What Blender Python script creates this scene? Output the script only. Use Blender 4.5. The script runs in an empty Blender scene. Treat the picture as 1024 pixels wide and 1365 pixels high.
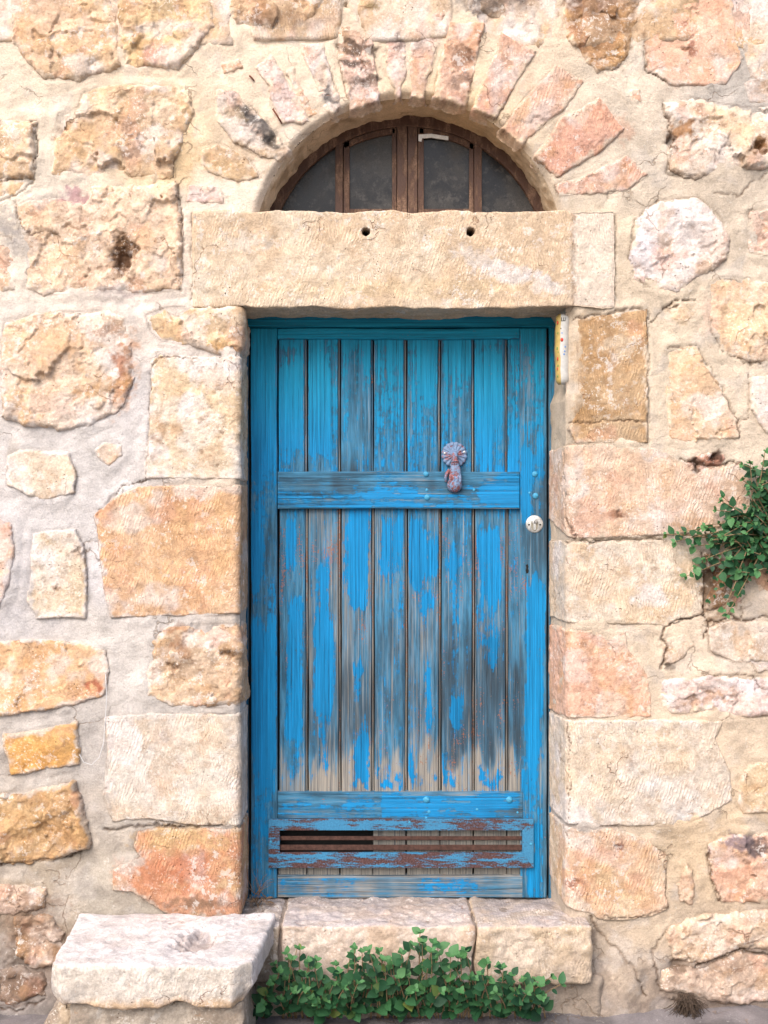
import bpy, bmesh, math, random
import numpy as np
from mathutils import Vector, Matrix

# ------------------------------------------------------------------ camera, sky, sun, exposure
C = bpy.context.scene.collection
scene = bpy.context.scene
ZC = 1.656            # eye height
D = 4.0               # metres from the wall
cam = bpy.data.cameras.new('camera')
cam.sensor_fit = 'VERTICAL'; cam.sensor_height = 36; cam.lens = 36 * 1600 / 1365
cam.clip_end = 300
camo = bpy.data.objects.new('camera', cam); C.objects.link(camo)
camo.location = (0, -D, ZC); camo.rotation_euler = (math.radians(90), 0, 0)
scene.camera = camo

SUN_EL, SUN_AZ = 43, 207      # azimuth: compass-like, seen from the wall (wall looks to -Y = 180)
w = bpy.data.worlds.new('World'); scene.world = w; w.use_nodes = True
nt = w.node_tree; nt.nodes.clear()
sky = nt.nodes.new('ShaderNodeTexSky'); sky.sky_type = 'NISHITA'; sky.sun_disc = False
sky.sun_elevation = math.radians(SUN_EL); sky.sun_rotation = math.radians(SUN_AZ)
sky.air_density = 1.0; sky.dust_density = 3.0; sky.ozone_density = 1.0
bg = nt.nodes.new('ShaderNodeBackground'); bg.inputs['Strength'].default_value = 0.13
wo = nt.nodes.new('ShaderNodeOutputWorld')
nt.links.new(sky.outputs[0], bg.inputs[0]); nt.links.new(bg.outputs[0], wo.inputs[0])
sl = bpy.data.lights.new('sun', 'SUN'); sl.energy = 2.0; sl.angle = math.radians(45); sl.color = (1.0, 0.94, 0.90)
so = bpy.data.objects.new('sun', sl); C.objects.link(so)
el, az = math.radians(SUN_EL), math.radians(SUN_AZ)
sdir = Vector((math.sin(az) * math.cos(el), math.cos(az) * math.cos(el), math.sin(el)))
so.rotation_euler = sdir.to_track_quat('Z', 'Y').to_euler(); so.location = sdir * 20
scene.view_settings.view_transform = 'Standard'; scene.view_settings.look = 'None'
scene.view_settings.gamma = 1; scene.view_settings.use_curve_mapping = False
scene.view_settings.exposure = 0.94
scene.render.engine = 'CYCLES'

random.seed(5); rng = np.random.default_rng(7)

# ------------------------------------------------------------------ numeric helpers
TAB = rng.random(8192)
def _h(i, j, k):
    return TAB[((i * 73856093) ^ (j * 19349663) ^ (k * 83492791)) & 8191]
def vn(x, y, z):
    xi = np.floor(x).astype(np.int64); yi = np.floor(y).astype(np.int64); zi = np.floor(z).astype(np.int64)
    fx, fy, fz = x - xi, y - yi, z - zi
    fx = fx*fx*fx*(fx*(fx*6-15)+10); fy = fy*fy*fy*(fy*(fy*6-15)+10); fz = fz*fz*fz*(fz*(fz*6-15)+10)
    def L(a, b, t): return a + (b - a) * t
    return L(L(L(_h(xi,yi,zi), _h(xi+1,yi,zi), fx), L(_h(xi,yi+1,zi), _h(xi+1,yi+1,zi), fx), fy),
             L(L(_h(xi,yi,zi+1), _h(xi+1,yi,zi+1), fx), L(_h(xi,yi+1,zi+1), _h(xi+1,yi+1,zi+1), fx), fy), fz) * 2 - 1
def vn2(x, y, s):
    k = int(s * 977) + 13
    xi = np.floor(x).astype(np.int64); yi = np.floor(y).astype(np.int64)
    fx, fy = x - xi, y - yi
    fx = fx*fx*fx*(fx*(fx*6-15)+10); fy = fy*fy*fy*(fy*(fy*6-15)+10)
    a = _h(xi,yi,k); b = _h(xi+1,yi,k); c = _h(xi,yi+1,k); d = _h(xi+1,yi+1,k)
    return ((a+(b-a)*fx) + ((c+(d-c)*fx) - (a+(b-a)*fx))*fy) * 2 - 1
def fbm2(x, y, f, o=4, s=0, g=0.5):
    r = 0; a = 1; t = 0
    ca, sa = 0.8, 0.6
    for i in range(o):
        r = r + a * vn2(x*f + 11.3*i, y*f - 7.7*i, s + i); t += a; a *= g; f *= 2.03
        x, y = ca*x - sa*y, sa*x + ca*y
    return r / t * 1.6
def fbm3(p, f, o=4, s=0, g=0.5):
    r = 0; a = 1; t = 0
    for i in range(o):
        r = r + a * vn(p[:,0]*f + s*3.1 + i*5.2, p[:,1]*f + s*1.7, p[:,2]*f - s*2.3); t += a; a *= g; f *= 2.03
    return r / t * 1.6
def sstep(a, b, x):
    t = np.clip((x - a) / (b - a), 0, 1); return t*t*(3-2*t)
WB = np.array([1.0, 0.985, 1.03])
def lin(c, k=0.70):
    c = np.array(c, float) / 255.0
    return np.where(c <= 0.04045, c/12.92, ((c+0.055)/1.055)**2.4) * k * WB
def X(px, Y=0.0): return (px - 512) * (D + Y) / 1600
def Z(py, Y=0.0): return ZC - (py - 682.5) * (D + Y) / 1600
def PXY(x, z): return x * 400 + 512, 682.5 - (z - ZC) * 400
def sdf_poly(poly, x, z):
    n = len(poly); d = np.full(x.shape, 1e9); ins = np.zeros(x.shape, bool)
    for i in range(n):
        ax, az_ = poly[i]; bx, bz = poly[(i+1) % n]
        ex, ez = bx-ax, bz-az_
        t = np.clip(((x-ax)*ex + (z-az_)*ez) / (ex*ex+ez*ez+1e-12), 0, 1)
        d = np.minimum(d, (x-ax-ex*t)**2 + (z-az_-ez*t)**2)
        c = ((az_ > z) != (bz > z)) & (x < (bx-ax)*(z-az_)/(bz-az_+1e-12) + ax)
        ins ^= c
    d = np.sqrt(d)
    return np.where(ins, d, -d)

def mesh_from(name, V, F, attrs=None, mat=None, smooth=True):
    """V (n,3), F (m,4) int"""
    me = bpy.data.meshes.new(name)
    V = np.asarray(V, np.float32); F = np.asarray(F, np.int32)
    me.vertices.add(len(V)); me.vertices.foreach_set('co', V.ravel())
    m, k = F.shape
    me.loops.add(m*k); me.loops.foreach_set('vertex_index', F.ravel())
    me.polygons.add(m); me.polygons.foreach_set('loop_start', np.arange(0, m*k, k, dtype=np.int32))
    me.polygons.foreach_set('loop_total', np.full(m, k, np.int32))
    me.update(calc_edges=True); me.validate()
    if smooth: me.polygons.foreach_set('use_smooth', np.ones(len(me.polygons), bool))
    for nm, a in (attrs or {}).items():
        a = np.asarray(a, np.float32)
        if a.ndim == 2:
            at = me.attributes.new(nm, 'FLOAT_COLOR', 'POINT')
            at.data.foreach_set('color', np.hstack([a, np.ones((len(a), 1), np.float32)]).ravel())
        else:
            at = me.attributes.new(nm, 'FLOAT', 'POINT'); at.data.foreach_set('value', a)
    if mat: me.materials.append(mat)
    return me
def link(name, me, parent=None):
    o = bpy.data.objects.new(name, me); C.objects.link(o)
    if parent: o.parent = parent
    return o
def thing(name, label, cat, loc=(0,0,0), group=None):
    o = bpy.data.objects.new(name, None); C.objects.link(o); o.location = loc
    o['label'] = label; o['category'] = cat; o.empty_display_size = 0.1
    if group: o['group'] = group
    return o
def tag(o, label, cat, group=None):
    o['label'] = label; o['category'] = cat
    if group: o['group'] = group
    return o
def grid_faces(nu, nv, keep=None):
    i, j = np.meshgrid(np.arange(nu-1), np.arange(nv-1), indexing='ij')
    a = i*nv + j
    F = np.stack([a, a+nv, a+nv+1, a+1], -1).reshape(-1, 4)
    if keep is not None: F = F[keep.reshape(-1)]
    return F
def compact(V, F, attrs):
    u, inv = np.unique(F, return_inverse=True)
    return V[u], inv.reshape(F.shape), {k: a[u] for k, a in attrs.items()}

# ------------------------------------------------------------------ materials
class NB:
    def __init__(s, name):
        s.m = bpy.data.materials.new(name); s.m.use_nodes = True; s.t = s.m.node_tree; s.t.nodes.clear()
        s.out = s.t.nodes.new('ShaderNodeOutputMaterial'); s.b = s.t.nodes.new('ShaderNodeBsdfPrincipled')
        s.t.links.new(s.b.outputs[0], s.out.inputs[0]); s.tc = s.t.nodes.new('ShaderNodeTexCoord')
        s.b.inputs['Specular IOR Level'].default_value = 0.25
    def l(s, a, b): s.t.links.new(a, b)
    def set(s, inp, v):
        if hasattr(v, 'node'): s.l(v, inp)
        elif isinstance(v, (tuple, list)) and len(v) == 3 and inp.type == 'RGBA': inp.default_value = (*v, 1)
        else: inp.default_value = v
    def noise(s, scale, detail=4, rough=0.5, vec=None, dist=0.0):
        n = s.t.nodes.new('ShaderNodeTexNoise'); n.inputs['Scale'].default_value = scale
        n.inputs['Detail'].default_value = detail; n.inputs['Roughness'].default_value = rough
        n.inputs['Distortion'].default_value = dist
        s.l(vec or s.tc.outputs['Object'], n.inputs['Vector']); return n.outputs['Fac']
    def vor(s, scale, vec=None, feature='F1'):
        n = s.t.nodes.new('ShaderNodeTexVoronoi'); n.inputs['Scale'].default_value = scale; n.feature = feature
        s.l(vec or s.tc.outputs['Object'], n.inputs['Vector']); return n.outputs['Distance']
    def wave(s, scale, dist, direction='X', dscale=1.0, vec=None, detail=2):
        n = s.t.nodes.new('ShaderNodeTexWave'); n.bands_direction = direction
        n.inputs['Scale'].default_value = scale; n.inputs['Distortion'].default_value = dist
        n.inputs['Detail'].default_value = detail; n.inputs['Detail Scale'].default_value = dscale
        s.l(vec or s.tc.outputs['Object'], n.inputs['Vector']); return n.outputs['Fac']
    def mapv(s, scale=(1,1,1), rot=(0,0,0), loc=(0,0,0)):
        n = s.t.nodes.new('ShaderNodeMapping'); n.inputs['Scale'].default_value = scale
        n.inputs['Rotation'].default_value = rot; n.inputs['Location'].default_value = loc
        s.l(s.tc.outputs['Object'], n.inputs['Vector']); return n.outputs[0]
    def mr(s, v, a, b, c=0.0, d=1.0):
        n = s.t.nodes.new('ShaderNodeMapRange'); n.interpolation_type = 'SMOOTHSTEP'
        s.set(n.inputs['Value'], v)
        for k, q in (('From Min', a), ('From Max', b), ('To Min', c), ('To Max', d)): s.set(n.inputs[k], q)
        return n.outputs[0]
    def math(s, op, a, b=0.0, c=None):
        n = s.t.nodes.new('ShaderNodeMath'); n.operation = op
        s.set(n.inputs[0], a); s.set(n.inputs[1], b)
        if c is not None: s.set(n.inputs[2], c)
        return n.outputs[0]
    def mix(s, f, a, b, mode='MIX'):
        n = s.t.nodes.new('ShaderNodeMix'); n.data_type = 'RGBA'; n.blend_type = mode
        s.set(n.inputs[0], f); s.set(n.inputs[6], a); s.set(n.inputs[7], b); return n.outputs[2]
    def scale(s, col, f):
        n = s.t.nodes.new('ShaderNodeVectorMath'); n.operation = 'SCALE'
        s.set(n.inputs[0], col); s.set(n.inputs['Scale'], f); return n.outputs[0]
    def attr(s, name, col=False):
        n = s.t.nodes.new('ShaderNodeAttribute'); n.attribute_name = name
        return n.outputs['Color'] if col else n.outputs['Fac']
    def bump(s, h, dist, strength=1.0, prev=None):
        n = s.t.nodes.new('ShaderNodeBump'); n.inputs['Distance'].default_value = dist
        n.inputs['Strength'].default_value = strength; s.l(h, n.inputs['Height'])
        if prev: s.l(prev, n.inputs['Normal'])
        return n.outputs[0]
    def fin(s, col, rough=0.9, normal=None, metal=0.0):
        s.set(s.b.inputs['Base Color'], col); s.set(s.b.inputs['Roughness'], rough)
        s.set(s.b.inputs['Metallic'], metal)
        if normal: s.l(normal, s.b.inputs['Normal'])
        return s.m

def stone_mat():
    n = NB('limestone')
    c = n.attr('col', True); tool = n.attr('tool')
    v = n.mr(n.noise(26, 7, 0.62), 0.28, 0.72, 0.80, 1.14)
    c = n.scale(c, v)
    c = n.scale(c, n.mr(n.noise(120, 5, 0.7), 0.3, 0.7, 0.82, 1.14))
    # warm iron tint clouds
    c = n.mix(n.mr(n.noise(11, 5, 0.6), 0.5, 0.8, 0.0, 0.14), c, (0.66, 0.38, 0.19), 'MIX')
    # calcite flecks
    fl = n.math('MULTIPLY', n.mr(n.noise(120, 4, 0.65), 0.57, 0.63), n.mr(n.noise(9, 3, 0.6), 0.47, 0.68, 0.0, 0.75))
    c = n.mix(fl, c, (0.74, 0.69, 0.62))
    # chalky crusts with crisp outlines, and small ochre scars
    ck = n.math('MULTIPLY', n.mr(n.noise(34, 9, 0.72), 0.545, 0.585), n.mr(n.noise(6, 3, 0.5), 0.42, 0.62, 0.0, 0.55))
    c = n.mix(ck, c, (0.70, 0.65, 0.60))
    oc = n.math('MULTIPLY', n.mr(n.noise(48, 8, 0.7, None, 0.6), 0.60, 0.64), n.mr(n.noise(8, 3, 0.5), 0.46, 0.62, 0.0, 0.5))
    c = n.mix(oc, c, (0.36, 0.21, 0.11))
    # pits
    pit = n.math('MULTIPLY', n.mr(n.vor(75), 0.22, 0.07), n.mr(n.noise(16, 3, 0.5), 0.55, 0.66))
    c = n.mix(n.math('MULTIPLY', pit, 0.6), c, (0.17, 0.10, 0.055))
    # hair cracks
    wv = n.t.nodes.new('ShaderNodeVectorMath'); wv.operation = 'ADD'
    nn = n.t.nodes.new('ShaderNodeTexNoise'); nn.inputs['Scale'].default_value = 12; nn.inputs['Detail'].default_value = 5
    n.l(n.tc.outputs['Object'], nn.inputs['Vector'])
    sc = n.scale(nn.outputs['Color'], 0.13); n.l(n.tc.outputs['Object'], wv.inputs[0]); n.l(sc, wv.inputs[1])
    cr = n.t.nodes.new('ShaderNodeTexVoronoi'); cr.feature = 'DISTANCE_TO_EDGE'; cr.inputs['Scale'].default_value = 5
    n.l(wv.outputs[0], cr.inputs['Vector'])
    crk = n.math('MULTIPLY', n.mr(cr.outputs['Distance'], 0.010, 0.002), n.mr(n.noise(7, 3, 0.5), 0.56, 0.66, 0.0, 1.0))
    c = n.mix(n.math('MULTIPLY', crk, 0.42), c, (0.30, 0.12, 0.06))
    # comb chisel marks (vertical dashes in wavering rows)
    t1 = n.wave(35, 5, 'X', 2.2, n.mapv((1, 1, 0.55), (0, 0.35, 0)), 3)
    t2 = n.wave(31, 5, 'X', 2.4, n.mapv((1, 1, 0.6), (0, -0.5, 0)), 3)
    sel = n.mr(n.noise(5, 2, 0.5), 0.42, 0.58)
    tt = n.t.nodes.new('ShaderNodeMix'); tt.data_type = 'FLOAT'
    n.l(sel, tt.inputs[0]); n.l(t1, tt.inputs[2]); n.l(t2, tt.inputs[3])
    tm = n.math('MULTIPLY', tt.outputs[0], n.math('MULTIPLY', tool, n.mr(n.noise(13, 4, 0.7), 0.40, 0.62, 0.0, 1.0)))
    c = n.scale(c, n.math('SUBTRACT', 1.05, n.math('MULTIPLY', n.math('SUBTRACT', tool, tm), 0.12)))
    b = n.bump(n.noise(70, 8, 0.7), 0.006, 0.7)
    b = n.bump(n.noise(260, 4, 0.6), 0.0028, 0.8, b)
    b = n.bump(tm, 0.0015, 1.0, b)
    b = n.bump(n.math('MULTIPLY', n.math('ADD', pit, crk), -1.0), 0.006, 0.8, b)
    return n.fin(c, 0.92, b)
def mortar_mat():
    n = NB('lime_mortar')
    c = n.attr('col', True)
    c = n.scale(c, n.mr(n.noise(14, 8, 0.62), 0.28, 0.72, 0.86, 1.12))
    c = n.scale(c, n.mr(n.noise(170, 4, 0.75), 0.3, 0.7, 0.86, 1.10))
    fl = n.math('MULTIPLY', n.mr(n.noise(60, 5, 0.65), 0.58, 0.68), n.mr(n.noise(6, 3, 0.6), 0.45, 0.7, 0.0, 0.6))
    c = n.mix(fl, c, (0.70, 0.67, 0.61))
    wv = n.t.nodes.new('ShaderNodeVectorMath'); wv.operation = 'ADD'
    nn = n.t.nodes.new('ShaderNodeTexNoise'); nn.inputs['Scale'].default_value = 14; nn.inputs['Detail'].default_value = 5
    n.l(n.tc.outputs['Object'], nn.inputs['Vector'])
    sc = n.scale(nn.outputs['Color'], 0.12); n.l(n.tc.outputs['Object'], wv.inputs[0]); n.l(sc, wv.inputs[1])
    cr = n.t.nodes.new('ShaderNodeTexVoronoi'); cr.feature = 'DISTANCE_TO_EDGE'; cr.inputs['Scale'].default_value = 4.5
    n.l(wv.outputs[0], cr.inputs['Vector'])
    crk = n.math('MULTIPLY', n.mr(cr.outputs['Distance'], 0.012, 0.003), n.mr(n.noise(5, 3, 0.5), 0.52, 0.60, 0.0, 1.0))
    c = n.mix(n.math('MULTIPLY', crk, 0.5), c, (0.25, 0.17, 0.11))
    # grey rain and dirt blotches with their own outline
    bl = n.math('MULTIPLY', n.mr(n.noise(18, 7, 0.75), 0.56, 0.66), 0.22)
    c = n.mix(bl, c, (0.27, 0.24, 0.21))
    sp = n.math('MULTIPLY', n.mr(n.vor(110), 0.20, 0.06), n.mr(n.noise(20, 3, 0.6), 0.45, 0.6, 0.0, 0.45))
    c = n.mix(sp, c, (0.20, 0.15, 0.10))
    b = n.bump(n.noise(30, 6, 0.6), 0.006, 0.5)
    b = n.bump(n.noise(140, 6, 0.75), 0.0055, 0.9, b)
    b = n.bump(n.math('MULTIPLY', n.math('ADD', crk, sp), -1.0), 0.004, 0.8, b)
    return n.fin(c, 0.95, b)
def paint_mat(name='peeling_blue_paint', horiz=False):
    n = NB(name)
    cov = n.attr('cov'); stain = n.attr('stain'); red = n.attr('red'); teal = n.attr('teal')
    def g(sx, sz, detail, rough=0.6, loc=(0,0,0)):
        s = (sz, 60, sx) if horiz else (sx, 60, sz)
        return n.noise(1.0, detail, rough, n.mapv(s, (0,0,0), loc))
    g1 = g(240, 2.6, 3, 0.7); g2 = g(120, 2.0, 5, 0.7); g3 = g(60, 6, 5, 0.65); g4 = g(330, 30, 3)
    pat = n.noise(38, 6, 0.65); pat2 = n.noise(150, 4, 0.6)
    # warped growth rings of the timber
    s = (5, 40, 90) if horiz else (90, 40, 5)
    ring = n.wave(1.0, 7.0, 'Z' if horiz else 'X', 0.35, n.mapv(s), 3)
    # timber
    wood = n.mix(n.mr(g2, 0.3, 0.7), (0.055, 0.062, 0.072), (0.24, 0.215, 0.18))
    wood = n.mix(n.mr(g1, 0.32, 0.62, 0.0, 0.8), wood, (0.42, 0.37, 0.30))
    wood = n.mix(n.math('MULTIPLY', n.mr(ring, 0.62, 0.9), 0.45), wood, (0.07, 0.06, 0.055))
    # blue stain left in the grain
    stc = n.mix(n.mr(g3, 0.3, 0.7), (0.020, 0.078, 0.13), (0.055, 0.215, 0.36))
    st = n.math('ADD', stain, n.math('MULTIPLY', n.math('SUBTRACT', g2, 0.5), 1.6))
    base = n.mix(n.mr(st, 0.2, 0.8, 0.06, 0.97), wood, stc)
    dk = n.math('ADD', n.attr('dark'), n.math('MULTIPLY', n.math('SUBTRACT', g2, 0.5), 0.9))
    base = n.mix(n.mr(dk, 0.15, 0.9, 0.0, 0.9), base, (0.032, 0.040, 0.048))
    # brown-red primer showing in flecks
    half = lambda v, k: n.math('MULTIPLY', n.math('SUBTRACT', v, 0.5), k)
    rm = n.math('ADD', n.math('ADD', red, half(g1, 1.0)), n.math('ADD', half(pat, 0.9), half(pat2, 1.6)))
    base = n.mix(n.mr(rm, 0.54, 0.66, 0.0, 0.7), base, (0.30, 0.105, 0.045))
    # sound paint
    pc = n.mix(teal, (0.003, 0.200, 0.45), (0.004, 0.250, 0.41))
    pc = n.scale(pc, n.mr(g2, 0.3, 0.7, 0.74, 1.22))
    pc = n.scale(pc, n.mr(n.attr('dark'), 0.1, 1.0, 1.0, 0.62))
    pc = n.scale(pc, n.mr(g1, 0.3, 0.7, 0.80, 1.14))
    e = n.math('ADD', cov, n.math('ADD', n.math('MULTIPLY', n.math('SUBTRACT', g2, 0.5), 1.05),
               n.math('ADD', n.math('MULTIPLY', n.math('SUBTRACT', pat, 0.5), 1.0), n.math('MULTIPLY', n.math('SUBTRACT', g4, 0.5), 0.6))))
    soft = n.mr(e, 0.36, 0.78, 0.0, 0.75); hard = n.mr(e, 0.53, 0.62)
    pm = n.math('MAXIMUM', soft, hard)
    col = n.mix(pm, base, pc)
    # chips and nail-size knocks through the paint
    chip = n.math('MULTIPLY', n.mr(pat2, 0.67, 0.71), 0.7)
    col = n.mix(chip, col, (0.16, 0.11, 0.085))
    gl = n.mr(g(170, 1.3, 4, 0.65, (7.1, 0, 2.2)), 0.40, 0.33)
    col = n.mix(n.math('MULTIPLY', gl, 0.42), col, (0.022, 0.035, 0.055))
    gh = n.mr(g(200, 1.6, 4, 0.6, (1.7, 0, 5.2)), 0.60, 0.68)
    col = n.mix(n.math('MULTIPLY', n.math('MULTIPLY', gh, n.math('SUBTRACT', 1.0, pm)), 0.4), col, (0.44, 0.39, 0.32))
    # splits along the grain
    sp = n.mr(g(230, 2.2, 2, 0.4, (3.3, 0, 1.1)), 0.27, 0.235)
    col = n.mix(n.math('MULTIPLY', sp, 0.75), col, (0.02, 0.03, 0.045))
    b = n.bump(g1, 0.0016, 0.8); b = n.bump(g2, 0.003, 0.7, b); b = n.bump(pm, 0.0012, 0.7, b)
    b = n.bump(n.math('MULTIPLY', sp, -1), 0.003, 0.8, b); b = n.bump(n.math('MULTIPLY', gl, -1), 0.0016, 0.8, b); b = n.bump(ring, 0.0012, 0.5, b)
    return n.fin(col, n.mr(pm, 0, 1, 0.88, 0.55), b)
def rusty(name, paint, rust=(0.13, 0.045, 0.028), thr=0.5, scale=22, stretch=(1,1,1), use_attr=False):
    n = NB(name)
    v = n.mapv(stretch)
    a = n.noise(scale, 7, 0.68, v); f = n.noise(180, 4, 0.6)
    r = n.mix(n.mr(f, 0.3, 0.7), tuple(q*0.6 for q in rust), tuple(min(1, q*1.6) for q in rust))
    e = n.math('ADD', a, n.math('MULTIPLY', n.math('SUBTRACT', f, 0.5), 0.25))
    if use_attr: e = n.math('ADD', e, n.math('SUBTRACT', n.attr('cov'), 0.5))
    pm = n.mr(e, thr - 0.05, thr + 0.06)
    c = n.mix(pm, r, n.scale(paint, n.mr(f, 0.3, 0.7, 0.85, 1.12)))
    b = n.bump(f, 0.0015, 0.6); b = n.bump(pm, 0.0008, 0.8, b)
    return n.fin(c, n.mr(pm, 0, 1, 0.85, 0.5), b)
def plain(name, col, rough=0.8, var=0.2, scale=60, metal=0.0, bd=0.001):
    n = NB(name); f = n.noise(scale, 5, 0.6)
    return n.fin(n.scale(col, n.mr(f, 0.3, 0.7, 1-var, 1+var)), rough, n.bump(f, bd, 0.7), metal)
def rgbnode(n, c):
    q = n.t.nodes.new('ShaderNodeRGB'); q.outputs[0].default_value = (*c, 1); return q.outputs[0]
_old = NB.scale
def _scale(s, col, f):
    if not hasattr(col, 'node'): col = rgbnode(s, col)
    return _old(s, col, f)
NB.scale = _scale

M_STONE = stone_mat(); M_MORTAR = mortar_mat()
M_WV = paint_mat('peeling_blue_paint_upright', False); M_WH = paint_mat('peeling_blue_paint_level', True)
M_VENT = rusty('blue_paint_over_rusty_sheet', (0.04, 0.18, 0.32), (0.070, 0.036, 0.034), 0.5, 30, (0.35, 1, 2.2), True)
M_LOUV = plain('rust_brown_metal', (0.065, 0.032, 0.024), 0.85, 0.35, 90)
M_WIN = rusty('old_brown_window_paint', (0.078, 0.040, 0.027), (0.155, 0.095, 0.065), 0.47, 30, (1,1,0.3))
M_KNOCK = rusty('knocker_blue_over_red_oxide', (0.15, 0.22, 0.34), (0.21, 0.085, 0.085), 0.46, 42)
M_BOLT = plain('painted_bolt', (0.05, 0.26, 0.42), 0.5, 0.25, 200)
M_STEEL = plain('worn_nickel', (0.50, 0.50, 0.48), 0.42, 0.35, 110, 0.5)
M_DARK = plain('dark_recess', (0.012, 0.011, 0.010), 0.9)
M_ROOM = plain('unlit_room', (0.05, 0.045, 0.04), 0.95)
M_GREY = plain('gap_shade_grey', (0.22, 0.20, 0.155), 0.9, 0.3, 40)

def glass_mat():
    n = NB('dusty_glass')
    f = n.noise(7, 5, 0.6); g = n.noise(420, 3, 0.7)
    z = n.t.nodes.new('ShaderNodeSeparateXYZ'); n.l(n.tc.outputs['Object'], z.inputs[0])
    c = n.mix(n.mr(f, 0.35, 0.65), (0.016, 0.015, 0.015), (0.050, 0.046, 0.042))
    c = n.scale(c, n.mr(g, 0.3, 0.7, 0.6, 1.45))
    n.b.inputs['Specular IOR Level'].default_value = 0.28
    d2 = n.mr(n.noise(34, 8, 0.75), 0.52, 0.62, 0.0, 0.35); c = n.mix(d2, c, (0.12, 0.11, 0.10))
    return n.fin(c, n.mr(f, 0.35, 0.65, 0.18, 0.45), n.bump(g, 0.0004, 0.5))
M_GLASS = glass_mat()
def leaf_mat():
    n = NB('leaf_green')
    oi = n.t.nodes.new('ShaderNodeObjectInfo')
    va = n.attr('tone')
    c = n.mix(n.math('FRACT', n.math('ADD', oi.outputs['Random'], va)), (0.010, 0.048, 0.022), (0.044, 0.135, 0.052))
    fr_ = n.math('FRACT', n.math('MULTIPLY', n.math('ADD', oi.outputs['Random'], va), 7.31))
    c = n.mix(n.mr(fr_, 0.95, 0.99), c, (0.15, 0.20, 0.05))
    c = n.mix(n.mr(n.attr('young'), 0.0, 1.0), c, (0.09, 0.23, 0.08))
    c = n.scale(c, n.mr(n.noise(240, 3, 0.6), 0.3, 0.7, 0.8, 1.2))
    tr = n.t.nodes.new('ShaderNodeBsdfTranslucent'); n.l(n.scale(c, 1.3), tr.inputs[0])
    mx = n.t.nodes.new('ShaderNodeMixShader'); mx.inputs[0].default_value = 0.22
    m = n.fin(c, 0.45, n.bump(n.noise(260, 3, 0.6), 0.001, 0.5))
    n.l(n.b.outputs[0], mx.inputs[1]); n.l(tr.outputs[0], mx.inputs[2]); n.l(mx.outputs[0], n.out.inputs[0])
    return m
M_LEAF = leaf_mat()
M_STEM = plain('plant_stem', (0.22, 0.15, 0.08), 0.8, 0.3, 100)
M_DRY = plain('dry_twig', (0.20, 0.13, 0.08), 0.95, 0.4, 120)

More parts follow.
